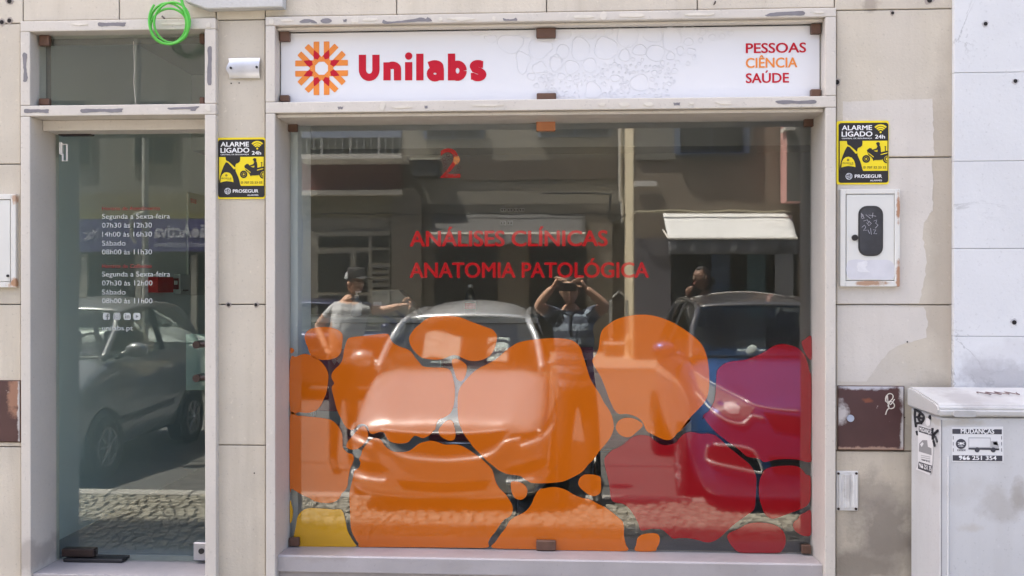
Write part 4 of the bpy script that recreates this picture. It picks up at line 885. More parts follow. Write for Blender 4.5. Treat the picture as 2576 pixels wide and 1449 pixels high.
# waiting chairs with chrome legs
BUR = M('burgundy_seat', (.16, .012, .03), .5, var=.05); CHR = M('chrome', (.75, .75, .77), .12, metal=1., var=.02)
def chair(px, y, rz, label):
    T = thing('chair', label, 'chair', 'red waiting chairs')
    s = MB(); s.box(-.21, .21, -.2, .2, .40, .45, .02, 3); s.build('seat', BUR, T)
    b_ = MB(); b_.grid(lambda u, v: (-.2+.4*u, .2+.04*v-.03*math.sin(math.pi*u), .52+.33*v), 8, 4); b_.grid(lambda u, v: (-.2+.4*u, .225+.04*v-.03*math.sin(math.pi*u), .52+.33*v), 8, 4); b_.build('backrest', BUR, T, smooth=True)
    for sx in (-1, 1):
        MB().tube([(sx*.2, -.18, .0), (sx*.2, -.18, .40)], .011, 8).build('leg', CHR, T); MB().tube([(sx*.2, .21, .0), (sx*.2, .2, .42), (sx*.2, .235, .8)], .011, 8).build('leg', CHR, T)
    MB().tube([(-.2, -.205, .395), (.2, -.205, .395)], .009, 8).build('rail', CHR, T)
    T.location = (P(px, 900, y).x, y, zdoor0); T.rotation_euler = (0, 0, rz); return T
chair(1400, 1.15, 0, 'red waiting chair with chrome legs in the middle behind the window')
chair(1585, .95, .1, 'red waiting chair with chrome legs nearest the street cabinet side')
chair(1190, 1.1, 0, 'red waiting chair with chrome legs beside the counter front')
chair(860, .95, 0, 'red waiting chair with chrome legs close to the interior pillar')
# sockets on the back wall
SW = thing('socket_panel', 'white wall sockets in two rows on the far inside wall', 'socket', loc=(P(1288, 545, YI).x, YI, P(1288, 545, YI).z))
for x0, x1, y0, y1 in ((1259, 1274, 523, 533), (1276, 1290, 523, 533), (1292, 1304, 523, 533), (1306, 1319, 523, 533), (1257, 1273, 555, 568), (1275, 1290, 555, 568)):
    a, c = P(x0, y0, YI-.01), P(x1, y1, YI-.01); MB().box(a.x, c.x, YI-.01, YI+.001, c.z, a.z, .003).build('socket', WHITE, SW)
    for k in (-1, 1): MB().lathe([(.007, -.002), (.007, .001)], ((a.x+c.x)/2+k*.011, YI-.011, (a.z+c.z)/2), 'Y', 8).build('pin_hole', BLACK, SW)
# things on the inner wall seen through the door
def LW(px, py):
    d = ray(px, py); t = (XI0+.001)/d.x; return Vector((XI0+.001, -DC+d.y*t, HC+d.z*t))
def lbox(name, px0, py0, px1, py1, th, mat, parent):
    m = (py0+py1)/2; a, c = LW(px0, m), LW(px1, m); z0, z1 = LW((px0+px1)/2, py1).z, LW((px0+px1)/2, py0).z
    return MB().box(XI0+.0015, XI0+th, a.y, c.y, z0, z1, .002).build(name, mat, parent)
T = thing('fire_alarm_box', 'bright red box fixed to the inside wall behind the glass door', 'box', loc=LW(390, 735)); lbox('case', 372, 697, 412, 736, .06, M('signal_red', (.55, .012, .015), .4), T); lbox('front', 413, 700, 430, 728, .05, M('deep_red', (.30, .015, .02), .4), T); lbox('label', 418, 706, 426, 716, .053, WHITE, T)
T = thing('paper_dispenser', 'small white dispenser beside the red box inside the door', 'dispenser', loc=LW(450, 740)); lbox('case', 438, 690, 464, 740, .04, M('dispenser_white', (.55, .56, .56), .4), T); lbox('slot', 444, 728, 458, 732, .043, BLACK, T)
T = thing('wall_poster', 'tall pale poster with a small red emblem on the inside wall', 'poster', loc=LW(492, 740)); lbox('sheet', 470, 488, 520, 742, .006, M('poster_pale', (.42, .44, .43), .5), T); lbox('emblem', 477, 500, 492, 512, .0075, RED, T); lbox('edge_strip', 469, 488, 471.5, 742, .012, M('strip_pale', (.66, .68, .66), .4), T)

# ------------------------------------------------------------------ the street the glass looks back at
YK = PV(1500, 1256, 8.14).y; YFK = PV(1500, 935, 21.2).y; YO = PV(1500, 893, 26.3).y
ASPH = M('asphalt', (.115, .112, .108), .85, var=.12, vs=1.2, bump=.4, bs=160, speck=.4)
COB = M('cobble_stone', (.33, .305, .25), .75, var=.10, vs=7, bump=.15, bs=60); JNT = M('sandy_joint', (.21, .19, .155), .95)
struct(MB().box(-120, 120, -160, 60, -.5, -.02).build('ground', M('far_ground', (.2, .19, .17), .9)))
struct(MB().box(-60, 60, YFK+.15, YK-.152, -.019, .0).build('road', ASPH))
KRB = M('kerb_stone', (.42, .40, .37), .7, var=.08, speck=.3)
rd = MB(); x = -14.
rnd = random.Random(4)
while x < 12: 
    l_ = rnd.uniform(.7, 1.0); rd.box(x, x+l_-.012, YK-.15, YK, -.019, .105, .012); x += l_
kb = rd.build('kerb', KRB); struct(kb)
rd = MB(); x = -20.
while x < 14: 
    l_ = 1.1; rd.box(x, x+l_-.015, YFK, YFK+.15, -.019, .125, .012); x += l_
struct(rd.build('kerb', KRB))
pvm = struct(MB().box(-60, 60, YK+.002, -.004, -.019, .082).build('pavement', JNT)); struct(MB().box(-60, 60, -60, YFK-.002, -.019, .12).build('far_pavement', M('far_cobbles', (.34, .315, .27), .8, var=.3, vs=9, bump=1., bs=14)))
cb = MB(); sz = .095; j = 0; y = YK+.03
while y < -.7:
    x = -8+(j % 2)*.05
    while x < 6:
        w_ = sz*rnd.uniform(.8, 1.2); h = .10+rnd.uniform(-.008, .006); d = [rnd.uniform(-.016, .016) for _ in range(8)]; g_ = .011
        pts = [(x+g_+d[0], y+g_+d[1]), (x+w_-g_+d[2], y+g_+d[3]), (x+w_-g_+d[4], y+sz-g_+d[5]), (x+g_+d[6], y+sz-g_+d[7])]
        top = [cb.bm.verts.new((p[0]+(.008 if i in (0, 3) else -.008), p[1]+(.008 if i < 2 else -.008), h+rnd.uniform(-.004, .004))) for i, p in enumerate(pts)]
        bot = [cb.bm.verts.new((p[0], p[1], .08)) for p in pts]
        cb.bm.faces.new(top)
        for i in range(4): cb.bm.faces.new((top[i], bot[i], bot[(i+1) % 4], top[(i+1) % 4]))
        x += w_
    y += sz; j += 1
stuff(cb.build('cobbles', COB, pvm))
# zebra-worn line and tar seam on the road
struct(MB().box(-30, 30, YK-2.05, YK-2.0, .0, .004).build('tar_seam', M('tar', (.05, .05, .05), .7)))

# ---- opposite buildings
def ob(name, px0, py0, px1, py1, dv, th, mat, parent, bev=0.):
    a, c = PV(px0, py0, dv), PV(px1, py1, dv); return MB().box(a.x, c.x, a.y-th, a.y, c.z, a.z, bev).build(name, mat, parent)
def plaster(n, c, **k): return M(n, c, .85, var=.05, vs=.9, bump=.15, bs=20, streak=.15, **k)
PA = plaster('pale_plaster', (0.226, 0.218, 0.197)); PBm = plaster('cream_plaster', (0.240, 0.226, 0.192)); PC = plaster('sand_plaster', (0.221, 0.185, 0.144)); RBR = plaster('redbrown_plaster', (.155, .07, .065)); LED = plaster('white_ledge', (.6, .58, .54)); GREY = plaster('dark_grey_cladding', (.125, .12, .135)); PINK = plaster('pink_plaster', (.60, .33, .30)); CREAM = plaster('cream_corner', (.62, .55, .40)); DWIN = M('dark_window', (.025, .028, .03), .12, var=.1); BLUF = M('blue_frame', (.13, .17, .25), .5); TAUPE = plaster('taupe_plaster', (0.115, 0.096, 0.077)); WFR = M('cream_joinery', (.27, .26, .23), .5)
A = thing('apartment_building', 'pale apartment block across the street with red-brown balcony band and entrance door', 'building', loc=(-8, YO, .12))
a, c = PV(-900, 0, 26.3), PV(1003, 893, 26.3); MB().box(a.x, c.x, YO-6, YO, .12, 13).build('wall', PA, A)
ob('brown_band', 755, 397, 1010, 480, 26.2, .09, RBR, A); ob('ledge', 740, 479, 1010, 489, 25.9, .38, LED, A); ob('ochre_band', -300, 490, 1000, 545, 26.24, .05, plaster('ochre_plaster', (0.202, 0.182, 0.125)), A)
ob('balcony_slab', 742, 388, 1010, 398, 25.0, 1.28, LED, A); bl = ob('balcony_rail', 742, 322, 1010, 345, 25.05, .05, M('blue_rail', (.22, .26, .36), .4), A)
for i, x in enumerate(range(752, 1010, 18)): ob('balustrade', x, 345, x+(6 if i % 4 == 3 else 2.5), 388, 25.05, .04, M('baluster_grey', (.26, .26, .26), .5), A)
ob('balcony_glass', 742, 346, 1010, 387, 25.1, .02, M('dark_balcony', (.05, .055, .05), .3), A)
d_ = ob('door', 785, 583, 980, 890, 26.2, .09, WFR, A)
for q in ((800, 595, 925, 622), (935, 593, 976, 622), (935, 630, 976, 660), (800, 638, 880, 735), (896, 636, 924, 735), (800, 745, 924, 880)): ob('pane', *q, 26.17, .06, DWIN, d_)
for k in range(5): ob('letter_slot', 937, 674+k*16, 974, 679+k*16, 26.16, .06, BLACK, d_)
def olet(s, x0, x1, base, cap, dv, mat, par, bold): 
    p0, p1 = PV(x0, base, dv), PV(x1, base, dv); return lettering(s, p0.x, p1.x, p0.z, PV(x0, cap, dv).z, p0.y, mat, par, bold, flip=True)
olet('40', 869, 887, 575.5, 567, 26.2, BLACK, A, .02)
for px in (120, 330): 
    w_ = ob('window', px, 250, px+110, 420, 26.24, .05, WFR, A); ob('pane', px+8, 258, px+52, 412, 26.2, .05, DWIN, w_); ob('pane', px+58, 258, px+102, 412, 26.2, .05, DWIN, w_)
w_ = ob('shop_opening', 210, 640, 620, 885, 26.25, .05, DWIN, A)
for x in (205, 340, 480, 615): ob('post', x, 640, x+14, 888, 26.1, .12, WFR, A)
ob('cornice', -300, 540, 700, 549, 26.0, .28, plaster('yellow_cornice', (0.216, 0.202, 0.096)), A)
SG = thing('hearing_shop_sign', 'purple shop fascia across the street with white lettering', 'sign', loc=PV(350, 632, 26.0)); ob('panel', 150, 552, 760, 632, 26.0, .08, M('purple_panel', (.085, .075, .21), .4), SG)
olet('AudiçãoActiva', 388, 605, 598, 563, 25.98, M('sign_lilac', (.45, .45, .55), .5), SG, .02); olet('cuide do seu aparelho auditivo', 388, 640, 621, 608, 25.98, M('sign_lilac', (.45, .45, .55), .5), SG, .008); olet('Mac', 212, 246, 602, 575, 25.98, M('sign_lilac', (.45, .45, .55), .5), SG, .0)
Bm = thing('corner_house', 'cream house across the street with dark awnings and drain pipe', 'building', loc=(0, YO, .12))
a, c = PV(1003, 0, 26.35), PV(1600, 893, 26.35); MB().box(a.x, c.x, a.y-6, a.y, .12, 12.4).build('wall', PBm, Bm)
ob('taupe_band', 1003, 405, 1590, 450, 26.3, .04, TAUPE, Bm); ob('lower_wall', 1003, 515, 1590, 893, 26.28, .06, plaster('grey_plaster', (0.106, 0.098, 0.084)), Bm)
for q in ((1065, 322, 1216, 348), (1352, 318, 1540, 342)):
    w_ = ob('window', *q, 26.25, .09, BLUF, Bm); m_ = (q[0]+q[2])/2
    ob('pane', q[0]+9, q[1]-40, m_-4, q[3]-5, 26.22, .05, DWIN, w_); ob('pane', m_+4, q[1]-40, q[2]-9, q[3]-5, 26.22, .05, DWIN, w_)
for q in ((1092, 618, 1248, 890), (1335, 618, 1468, 890)): ob('doorway', *q, 26.24, .05, DWIN, Bm)
ob('pilaster', 1252, 530, 1330, 892, 26.18, .1, plaster('brown_pilaster', (0.144, 0.125, 0.101)), Bm); ob('pilaster', 985, 475, 1060, 892, 26.15, .14, plaster('grey_pilaster', (0.173, 0.158, 0.137)), Bm); ob('pilaster', 1476, 515, 1540, 892, 26.15, .14, plaster('grey_pilaster', (0.173, 0.158, 0.137)), Bm)
pp_ = MB(); pp_.tube(smooth_path([PV(1561, 100, 26.1), PV(1561, 470, 26.1), PV(1565, 500, 26.1), PV(1568, 560, 26.1)], 5), .06, 10); pp_.build('drain_pipe', M('grey_pipe', (.42, .40, .36), .6), Bm)
cab = MB(); cab.tube(smooth_path([PV(x, 537+2*math.sin(x*.05), 26.0) for x in range(760, 1581, 40)], 3), .022, 5)
cab.tube(smooth_path([PV(1360, 486, 26.05), PV(1520, 487, 26.05), PV(1535, 500, 26.05), PV(1533, 540, 26.05), PV(1540, 556, 26.0), PV(1575, 540, 25.6)], 5), .03, 6)
cab.tube(smooth_path([PV(790, 500, 25.9), PV(797, 525, 25.9), PV(812, 512, 25.9), PV(820, 500, 25.9)], 4), .02, 5); cab.tube(smooth_path([PV(928, 500, 25.9), PV(945, 518, 25.9), PV(985, 514, 25.9)], 4), .02, 5)
tag(cab.build('facade_cables', M('cable_black', (.02, .02, .02), .6)), 'thin black cables strung along the facades across the street', 'cable')
T = thing('air_conditioner', 'dark air conditioning unit on the cream house across the street', 'air conditioner', loc=PV(1070, 443, 25.9)); ob('case', 1036, 400, 1104, 443, 25.6, .6, M('ac_dark', (.06, .06, .06), .5), T, .02); ob('lit_top', 1033, 397, 1106, 401, 25.55, .7, M('ac_sunlit', (.5, .5, .42), .5), T); ob('side_edge', 1100, 404, 1105, 442, 25.58, .02, BLACK, T)  # pale slab on top: sunlight on the unit put into its colour
def awning(px0, px1, pyt, pyb, dvw, dvf, mat, label, val, valmat, wob):
    a, c = PV(px0, pyt, dvw), PV(px1, pyt, dvw); e, f = PV(px0+ (14 if wob < 0 else 0), pyb, dvf), PV(px1+(14 if wob < 0 else 0), pyb, dvf)
    T = thing('awning', label, 'awning', loc=((a.x+c.x)/2, (a.y+e.y)/2, e.z))
    m = MB(); m.grid(lambda u, v: tuple((a+(c-a)*u)*(1-v)+(e+(f-e)*u)*v-Vector((0, 0, .05*math.sin(math.pi*v)*(1+.4*math.sin(14*u)))) ), 24, 8)
    o = m.build('canvas', mat, T, smooth=True); o.modifiers.new('s', 'SOLIDIFY').thickness = .012
    MB().tube([e, f], .035, 8).build('front_bar', LED, T)
    m = MB(); h = PV(px0, pyb, dvf).z-PV(px0, pyb+val, dvf).z
    m.grid(lambda u, v: ((e.x+(f.x-e.x)*u), e.y-.02+.02*math.sin(40*u), e.z-.03-h*v*(1+(.12*math.sin(55*u) if wob > 0 else 0))), 60, 3)
    o = m.build('valance', valmat, T, smooth=True); o.modifiers.new('s', 'SOLIDIFY').thickness = .01
    for p, q in ((a, e), (c, f)): MB().tube([p-Vector((0, 0, .4)), q], .02, 6).build('arm', LED, T)
    return T
awning(1085, 1472, 540, 588, 26.2, 25.2, M('awning_dark', (.075, .075, .075), .8), 'dark grey awning with wavy pale edge across the street', 22, M('valance_pale', (.42, .42, .42), .8), 1)
T = awning(1668, 1992, 538, 600, 23.2, 22.0, M('awning_white', (.62, .63, .63), .8, var=.05, vs=1.5), 'white sunlit awning over the grey shop across the street', 37, M('valance_grey', (.16, .165, .175), .8), -1)
C_ = thing('grey_shop_building', 'sand coloured building across the street with dark grey shop front', 'building', loc=(4, YO+3, .12))
dC = 23.3; a = PV(1594.5, 0, dC); yC = a.y; xC = a.x
MB().box(xC+.012, 14, yC-9, yC, .12, 12.8).build('wall', PC, C_); MB().box(xC-.03, xC+.011, yC-4, yC+.012, .12, 12.7).build('corner_pilaster', CREAM, C_)
ob('upper_wall', 1600, 200, 1900, 400, 23.25, .04, plaster('greyish_plaster', (0.202, 0.192, 0.163)), C_)
w_ = ob('window', 1697, 200, 1885, 388, 23.15, .09, BLUF, C_); ob('pane', 1712, 206, 1786, 378, 23.1, .05, DWIN, w_); ob('pane', 1794, 206, 1868, 378, 23.1, .05, DWIN, w_)
ob('grey_cladding', 1598, 600, 1688, 913, 23.2, .09, GREY, C_); ob('grey_fascia', 1689, 600, 2100, 638, 23.2, .09, GREY, C_); ob('shop_opening', 1690, 639, 2005, 912, 23.22, .06, DWIN, C_)
for x, m_ in ((1790, M('blue_display', (.05, .08, .14), .4)), (1880, M('teal_display', (.05, .10, .12), .4)), (1950, M('pale_display', (.3, .31, .33), .4))): ob('display', x, 640, x+46, 800, 23.1, .05, m_, C_)
ob('pale_notice', 1596, 455, 1652, 468, 23.2, .05, LED, C_)
ob('bay_window', 1979, 150, 2300, 505, 22.6, .62, PINK, C_); ob('bay_front', 1981, 150, 2300, 504, 22.57, .04, plaster('grey_bay', (.16, .155, .14)), C_); ob('bay_sill', 1976, 318, 2000, 326, 22.4, .5, LED, C_)
m = MB(); m.tube(smooth_path([PV(x, 531+2*math.sin(x*.04), 23.0) for x in range(1598, 2000, 30)], 3), .03, 5); m.tube(smooth_path([PV(1585, 556, 23.1), PV(1592, 545, 23.1), PV(1605, 536, 23.0), PV(1700, 534, 23.0), PV(1800, 536, 23.0)], 4), .02, 5); tag(m.build('shop_cables', M('cable_pale', (.40, .36, .26), .6)), 'pale bundled cables along the sand coloured building across the street', 'cable')
sl_ = MB(); sl_.tube(smooth_path([PV(1925+i*6, 624+5*math.sin(i*1.9), 21.96) for i in range(13)], 4), .02, 5); o = sl_.build('scribble', BLACK, T)
# bus-stop style notice frame, low wall and bollard on the far pavement
T = thing('notice_frame', 'dark notice board in a metal frame with pointed top on the far pavement', 'notice board', loc=PV(1557, 890, 24.6))
a, c = PV(1537, 750, 24.6), PV(1577, 885, 24.6); m_ = (a.x+c.x)/2
MB().prism([(a.x+.06, .13), (a.x+.06, a.z), (m_, a.z+.16), (c.x-.06, a.z), (c.x-.06, .13)], a.y-.05, a.y).build('board', M('board_brown', (.035, .028, .025), .4), T)
for x in (a.x, c.x): MB().box(x-.04, x+.04, a.y-.07, a.y+.02, .12, a.z-.05, .008).build('post', M('post_steel', (.4, .41, .42), .35, metal=.6), T)
MB().tube([(a.x+.04, a.y, a.z+.02), (m_, a.y, a.z+.19), (c.x-.04, a.y, a.z+.02)], .03, 6).build('top_rail', M('post_steel', (.4, .41, .42), .35, metal=.6), T)
T = thing('low_wall', 'low pale garden wall beside the notice board on the far pavement', 'wall', loc=PV(1550, 893, 24.2)); ob('wall', 1520, 866, 1572, 897, 24.2, .3, PBm, T, .02); ob('coping', 1518, 863, 1574, 868, 24.15, .4, LED, T, .01)
v = PV(1579, 897, 23.8); T = thing('bollard', 'round-topped pale bollard at the house corner on the far pavement', 'bollard', loc=(v.x, v.y, .12))
MB().lathe([(.10, .0), (.10, .05), (.075, .07), (.075, .40), (.085, .42), (.085, .46), (.06, .50), (.055, .55), (.02, .60)], (v.x, v.y, .12), k=14).build('post', CREAM, T, smooth=True); MB().lathe([(.14, .0), (.13, .03)], (v.x, v.y, .121), k=14).build('foot', LED, T)
v = PV(364, 880, 13.5); T = thing('street_pole', 'thin pale street pole with a small curved bracket beyond the parked cars', 'pole', loc=(v.x, v.y, 0))
MB().tube([(v.x, v.y, 0), (v.x+.02, v.y, 7.5)], .045, 10).build('pole', M('pole_pale', (.5, .5, .48), .5), T); w_ = PV(352, 560, 13.4); MB().tube(smooth_path([(v.x, v.y+.05, w_.z+.15), (v.x-.15, v.y+.06, w_.z+.1), (w_.x-.15, v.y+.06, w_.z-.15), (w_.x-.1, v.y+.06, w_.z-.3)], 5), .025, 8).build('bracket', M('pole_pale', (.5, .5, .48), .5), T)

# ------------------------------------------------------------------ cars
TYRE = M('tyre', (.02, .02, .02), .8); RIM = M('alloy', (.5, .5, .52), .3, metal=.7); CGL = glass_mat('car_glass', .05, (.78, .83, .81)); BLK = M('car_black', (.014, .014, .015), .4); SEAT = M('car_seat', (.05, .05, .055), .8); LAMP = M('lamp_clear', (.35, .36, .37), .08, metal=.4, var=.3, vs=30, coat=1.); CHROME = M('bright_trim', (.82, .82, .84), .3, metal=.4, var=.02)
def evalmesh(o):
    dg = bpy.context.evaluated_depsgraph_get(); dg.update(); me = bpy.data.meshes.new_from_object(o.evaluated_get(dg)); return me
def make_car(name, label, paint, W=1.82, Ln=4.2, hz=(.70, .86, .98, 1.17), belt=1.22, roof=(1.66, 1.80), front=(), roofmat=None, group='cars parked nose to the pavement', rub=False):
    T = thing(name, label, 'car', group); hw = W/2
    st = [(0.0, .74, .30, hz[0]), (.05, .87, .20, hz[1]-.04), (.18, .95, .15, hz[1]+.02), (.5, .985, .15, hz[2]), (1.0, .99, .17, hz[3]), (1.3, 1., .2, belt-.02), (2.6, 1., .2, belt), (3.5, .98, .22, belt), (Ln-.25, .92, .24, belt-.06), (Ln-.04, .80, .34, 1.0), (Ln, .72, .4, .8)]
    b = bmesh.new(); rings = []
    for s, wf, zb, zt in st:
        w_ = hw*wf; h = zt-zb; cr = .05
        half = [(0, zb), (.82*w_, zb), (.96*w_, zb+.14*h), (1.*w_, zb+.45*h), (.985*w_, zb+.74*h), (.95*w_, zb+.93*h), (.86*w_, zt), (.62*w_, zt+.045), (.55*w_, zt+.022), (0, zt+cr*.9)]
        pr = half+[(-x, z) for x, z in half[-2:0:-1]]
        rings.append([b.verts.new((x, -s, z)) for x, z in pr])
    k = len(rings[0])
    for r0, r1 in zip(rings, rings[1:]):
        for i in range(k): b.faces.new((r0[i], r0[(i+1) % k], r1[(i+1) % k], r1[i]))
    b.faces.new(rings[0]); b.faces.new(rings[-1]); m = MB(); m.add(b)
    o = m.build('tmp', None); o.modifiers.new('s', 'SUBSURF').levels = 2; o.modifiers['s'].render_levels = 2
    me = evalmesh(o); bpy.data.objects.remove(o); me.polygons.foreach_set('use_smooth', [True]*len(me.polygons))
    bv = BVHTree.FromPolygons([v.co.copy() for v in me.vertices], [tuple(p.vertices) for p in me.polygons])
    body = link('body', me, paint, T)
    def patch(nm, poly, mat, axis='F', off=.005, par=body, mir=False, smooth=4):
        poly = [Vector(p) for p in poly]
        if mir: poly = [Vector((-p.x, p.y)) for p in poly][::-1]
        xs = [p.x for p in poly]; zs = [p.y for p in poly]; n = len(poly); pts = []
        for i in range(n):
            for j in range(4): pts.append(poly[i].lerp(poly[(i+1) % n], j/4))
        ne = len(pts); ed = [(i, (i+1) % ne) for i in range(ne)]; st_ = max(.03, min(max(xs)-min(xs), max(zs)-min(zs))/5)
        x = min(xs)+st_/2
        while x < max(xs):
            z = min(zs)+st_/2
            while z < max(zs):
                pts.append(Vector((x, z))); z += st_
            x += st_
        r = geometry.delaunay_2d_cdt(pts, ed, [], 1, 1e-5); vs = []
        for p in r[0]:
            if axis == 'F': org, d = Vector((p.x, 2, p.y)), Vector((0, -1, 0))
            else: org, d = Vector((2*axis, p.x, p.y)), Vector((-axis, 0, 0))
            h, nn, _, _ = bv.ray_cast(org, d)
            if h is None:
                h, nn, _, _ = bv.find_nearest(org+d*(2 if axis == 'F' else 1.1))
            vs.append(h+nn*off)
        mm = bpy.data.meshes.new(nm); mm.from_pydata(vs, [], [tuple(f) for f in r[2]]); mm.polygons.foreach_set('use_smooth', [True]*len(mm.polygons)); return link(nm, mm, mat, par)
    def trim(nm, pth, mat, r, mir):
        for sg_ in ((1, -1) if mir else (1,)):
            o_ = []
            for p in smooth_path([(sg_*p[0], p[1], 0) for p in pth], 5):
                h, nn, _, _ = bv.ray_cast(Vector((p.x, 2, p.y)), Vector((0, -1, 0)))
                if h is None: h, nn, _, _ = bv.find_nearest(Vector((p.x, 0, p.y)))
                o_.append(h+nn*r*.4)
            MB().tube(o_, r, 8).build(nm, mat, body, smooth=True)
    for nm, poly, mat, off, mir in front:
        if off < 0: trim(nm, poly, mat, -off, mir); continue
        patch(nm, poly, mat, 'F', off)
        if mir: patch(nm, poly, mat, 'F', off, mir=True)
    # cabin: roof, pillars, panes over a dark interior
    A0 = [Vector((s*hw*.87, -1.02, hz[3]+.02)) for s in (-1, 1)]; B0 = [Vector((s*hw*.69, -1.78, roof[0])) for s in (-1, 1)]
    Cc = [Vector((s*hw*.68, -Ln+.75, roof[0]+.03)) for s in (-1, 1)]; D0 = [Vector((s*hw*.82, -Ln+.2, belt)) for s in (-1, 1)]
    def bil(p00, p10, p01, p11, bulge, dr): return lambda u, v: tuple(p00*(1-u)*(1-v)+p10*u*(1-v)+p01*(1-u)*v+p11*u*v+Vector(dr)*bulge*math.sin(math.pi*u)*(.4+.6*math.sin(math.pi*v)))
    rf = MB(); n_ = roof[1]-roof[0]
    rf.grid(lambda u, v: tuple(B0[0]*(1-u)*(1-v)+B0[1]*u*(1-v)+Cc[0]*(1-u)*v+Cc[1]*u*v+Vector((0, .06*math.sin(math.pi*u)*(1-v), n_*(.15+.85*math.sin(math.pi*min(1, v*.85+.02)))*(math.sin(math.pi*u)**.5 if 0 < u < 1 else 0)))), 14, 12)
    ro = rf.build('roof', roofmat or paint, body, smooth=True); mo = ro.modifiers.new('s', 'SOLIDIFY'); mo.thickness = .03; mo.offset = -1
    ws = MB(); ws.grid(bil(A0[0], A0[1], B0[0], B0[1], .09, (0, 1, .25)), 12, 8); wso = ws.build('windscreen', CGL, body, smooth=True)
    MB().grid(bil(Cc[0], Cc[1], D0[0], D0[1], .08, (0, -1, .1)), 8, 6).build('rear_window', CGL, body, smooth=True)
    for s in (0, 1):
        sg_ = 2*s-1
        MB().tube(smooth_path([A0[s], A0[s].lerp(B0[s], .5)+Vector((sg_*.02, .02, .03)), B0[s], Cc[s], D0[s]], 5), .035, 8).build('pillar', roofmat or paint, body, smooth=True)
        M0 = A0[s].lerp(D0[s], .5); M1 = B0[s].lerp(Cc[s], .5)
        MB().tube([M0+Vector((sg_*.06, 0, 0)), M1], .035, 6).build('pillar', BLK, body)
        MB().grid(bil(A0[s], D0[s], B0[s], Cc[s], .05, (sg_, 0, 0)), 8, 4).build('side_window', CGL, body, smooth=True)
        m = MB(); c_ = Vector((sg_*(hw+.10), -1.32, hz[3]+.10)); m.ball(c_, (.12, .09, .085), 3); m.tube([c_-Vector((sg_*.1, 0, .03)), c_-Vector((sg_*.24, .02, .08))], .03, 8); mi = m.build('mirror', paint, body, smooth=True)
        MB().box(c_.x-.09, c_.x+.09, c_.y-.094, c_.y-.088, c_.z-.06, c_.z+.06).build('mirror_glass', CHROME, mi)
    MB().box(-hw*.8, hw*.8, -Ln+.3, -1.08, belt-.02, hz[3]+.045, .02).build('dashboard', BLK, body)
    for sx in (-.38, .38):
        m = MB(); m.box(sx-.22, sx+.22, -2.3, -2.15, belt-.1, belt+.22, .04, 2); m.box(sx-.11, sx+.11, -2.28, -2.18, belt+.2, belt+.38, .04, 2); m.build('seat', SEAT, body)
    ring = [(.36+.16*math.cos(t*.4488), -1.45-.06*math.sin(t*.4488), hz[3]+.12+.15*math.sin(t*.4488)) for t in range(14)]; MB().tube(ring, .016, 6, cyc=True).build('steering_wheel', BLK, body)
    for s in (-1, 1):
        for yy in (-.88, -Ln+.82):
            MB().lathe([(.385, -.02), (.385, .004), (.30, .006)], (s*(hw-.012), yy, .35), 'X', 24).build('wheel_arch', BLK, body)
            w_ = MB().lathe([(.18, -.20), (.31, -.2), (.325, -.17), (.325, .0), (.305, .022), (.21, .024), (.2, .0)] if s > 0 else [(.18, .20), (.31, .2), (.325, .17), (.325, .0), (.305, -.022), (.21, -.024), (.2, .0)], (s*(hw-.005), yy, .326), 'X', 28).build('wheel', TYRE, body, smooth=True)
            m = MB().lathe([(.205, 0), (.205, s*.018), (.185, s*.018), (.18, s*.0)], (s*(hw-.002), yy, .326), 'X', 24)
            for q in range(7):
                an = q*2*math.pi/7; m.tube([(s*(hw+.012), yy+.03*math.cos(an), .326+.03*math.sin(an)), (s*(hw+.006), yy+.19*math.cos(an), .326+.19*math.sin(an))], .018, 6)
            m.ball((s*(hw+.012), yy, .326), .04, 1); m.build('rim', RIM, w_)
    if rub:
        for s in (-1, 1): patch('rubbing_strip', [(-1.25, .52), (-Ln+1.35, .56), (-Ln+1.35, .63), (-1.25, .59)], BLK, s, .012)
        for s in (-1, 1): patch('door_handle', [(-2.25, 1.0), (-2.5, 1.01), (-2.5, 1.045), (-2.25, 1.035)], CHROME, s, .02); patch('door_gap', [(-1.25, .3), (-1.262, .3), (-1.262, 1.1), (-1.25, 1.1)], BLK, s, .003); patch('door_gap', [(-2.62, .3), (-2.632, .3), (-2.632, 1.12), (-2.62, 1.12)], BLK, s, .003)
    return T, body, wso, patch
def paint(nm, col, metal=.35, rough=.3): return M(nm, col, rough, metal=metal, var=.02, vs=4, coat=1.)
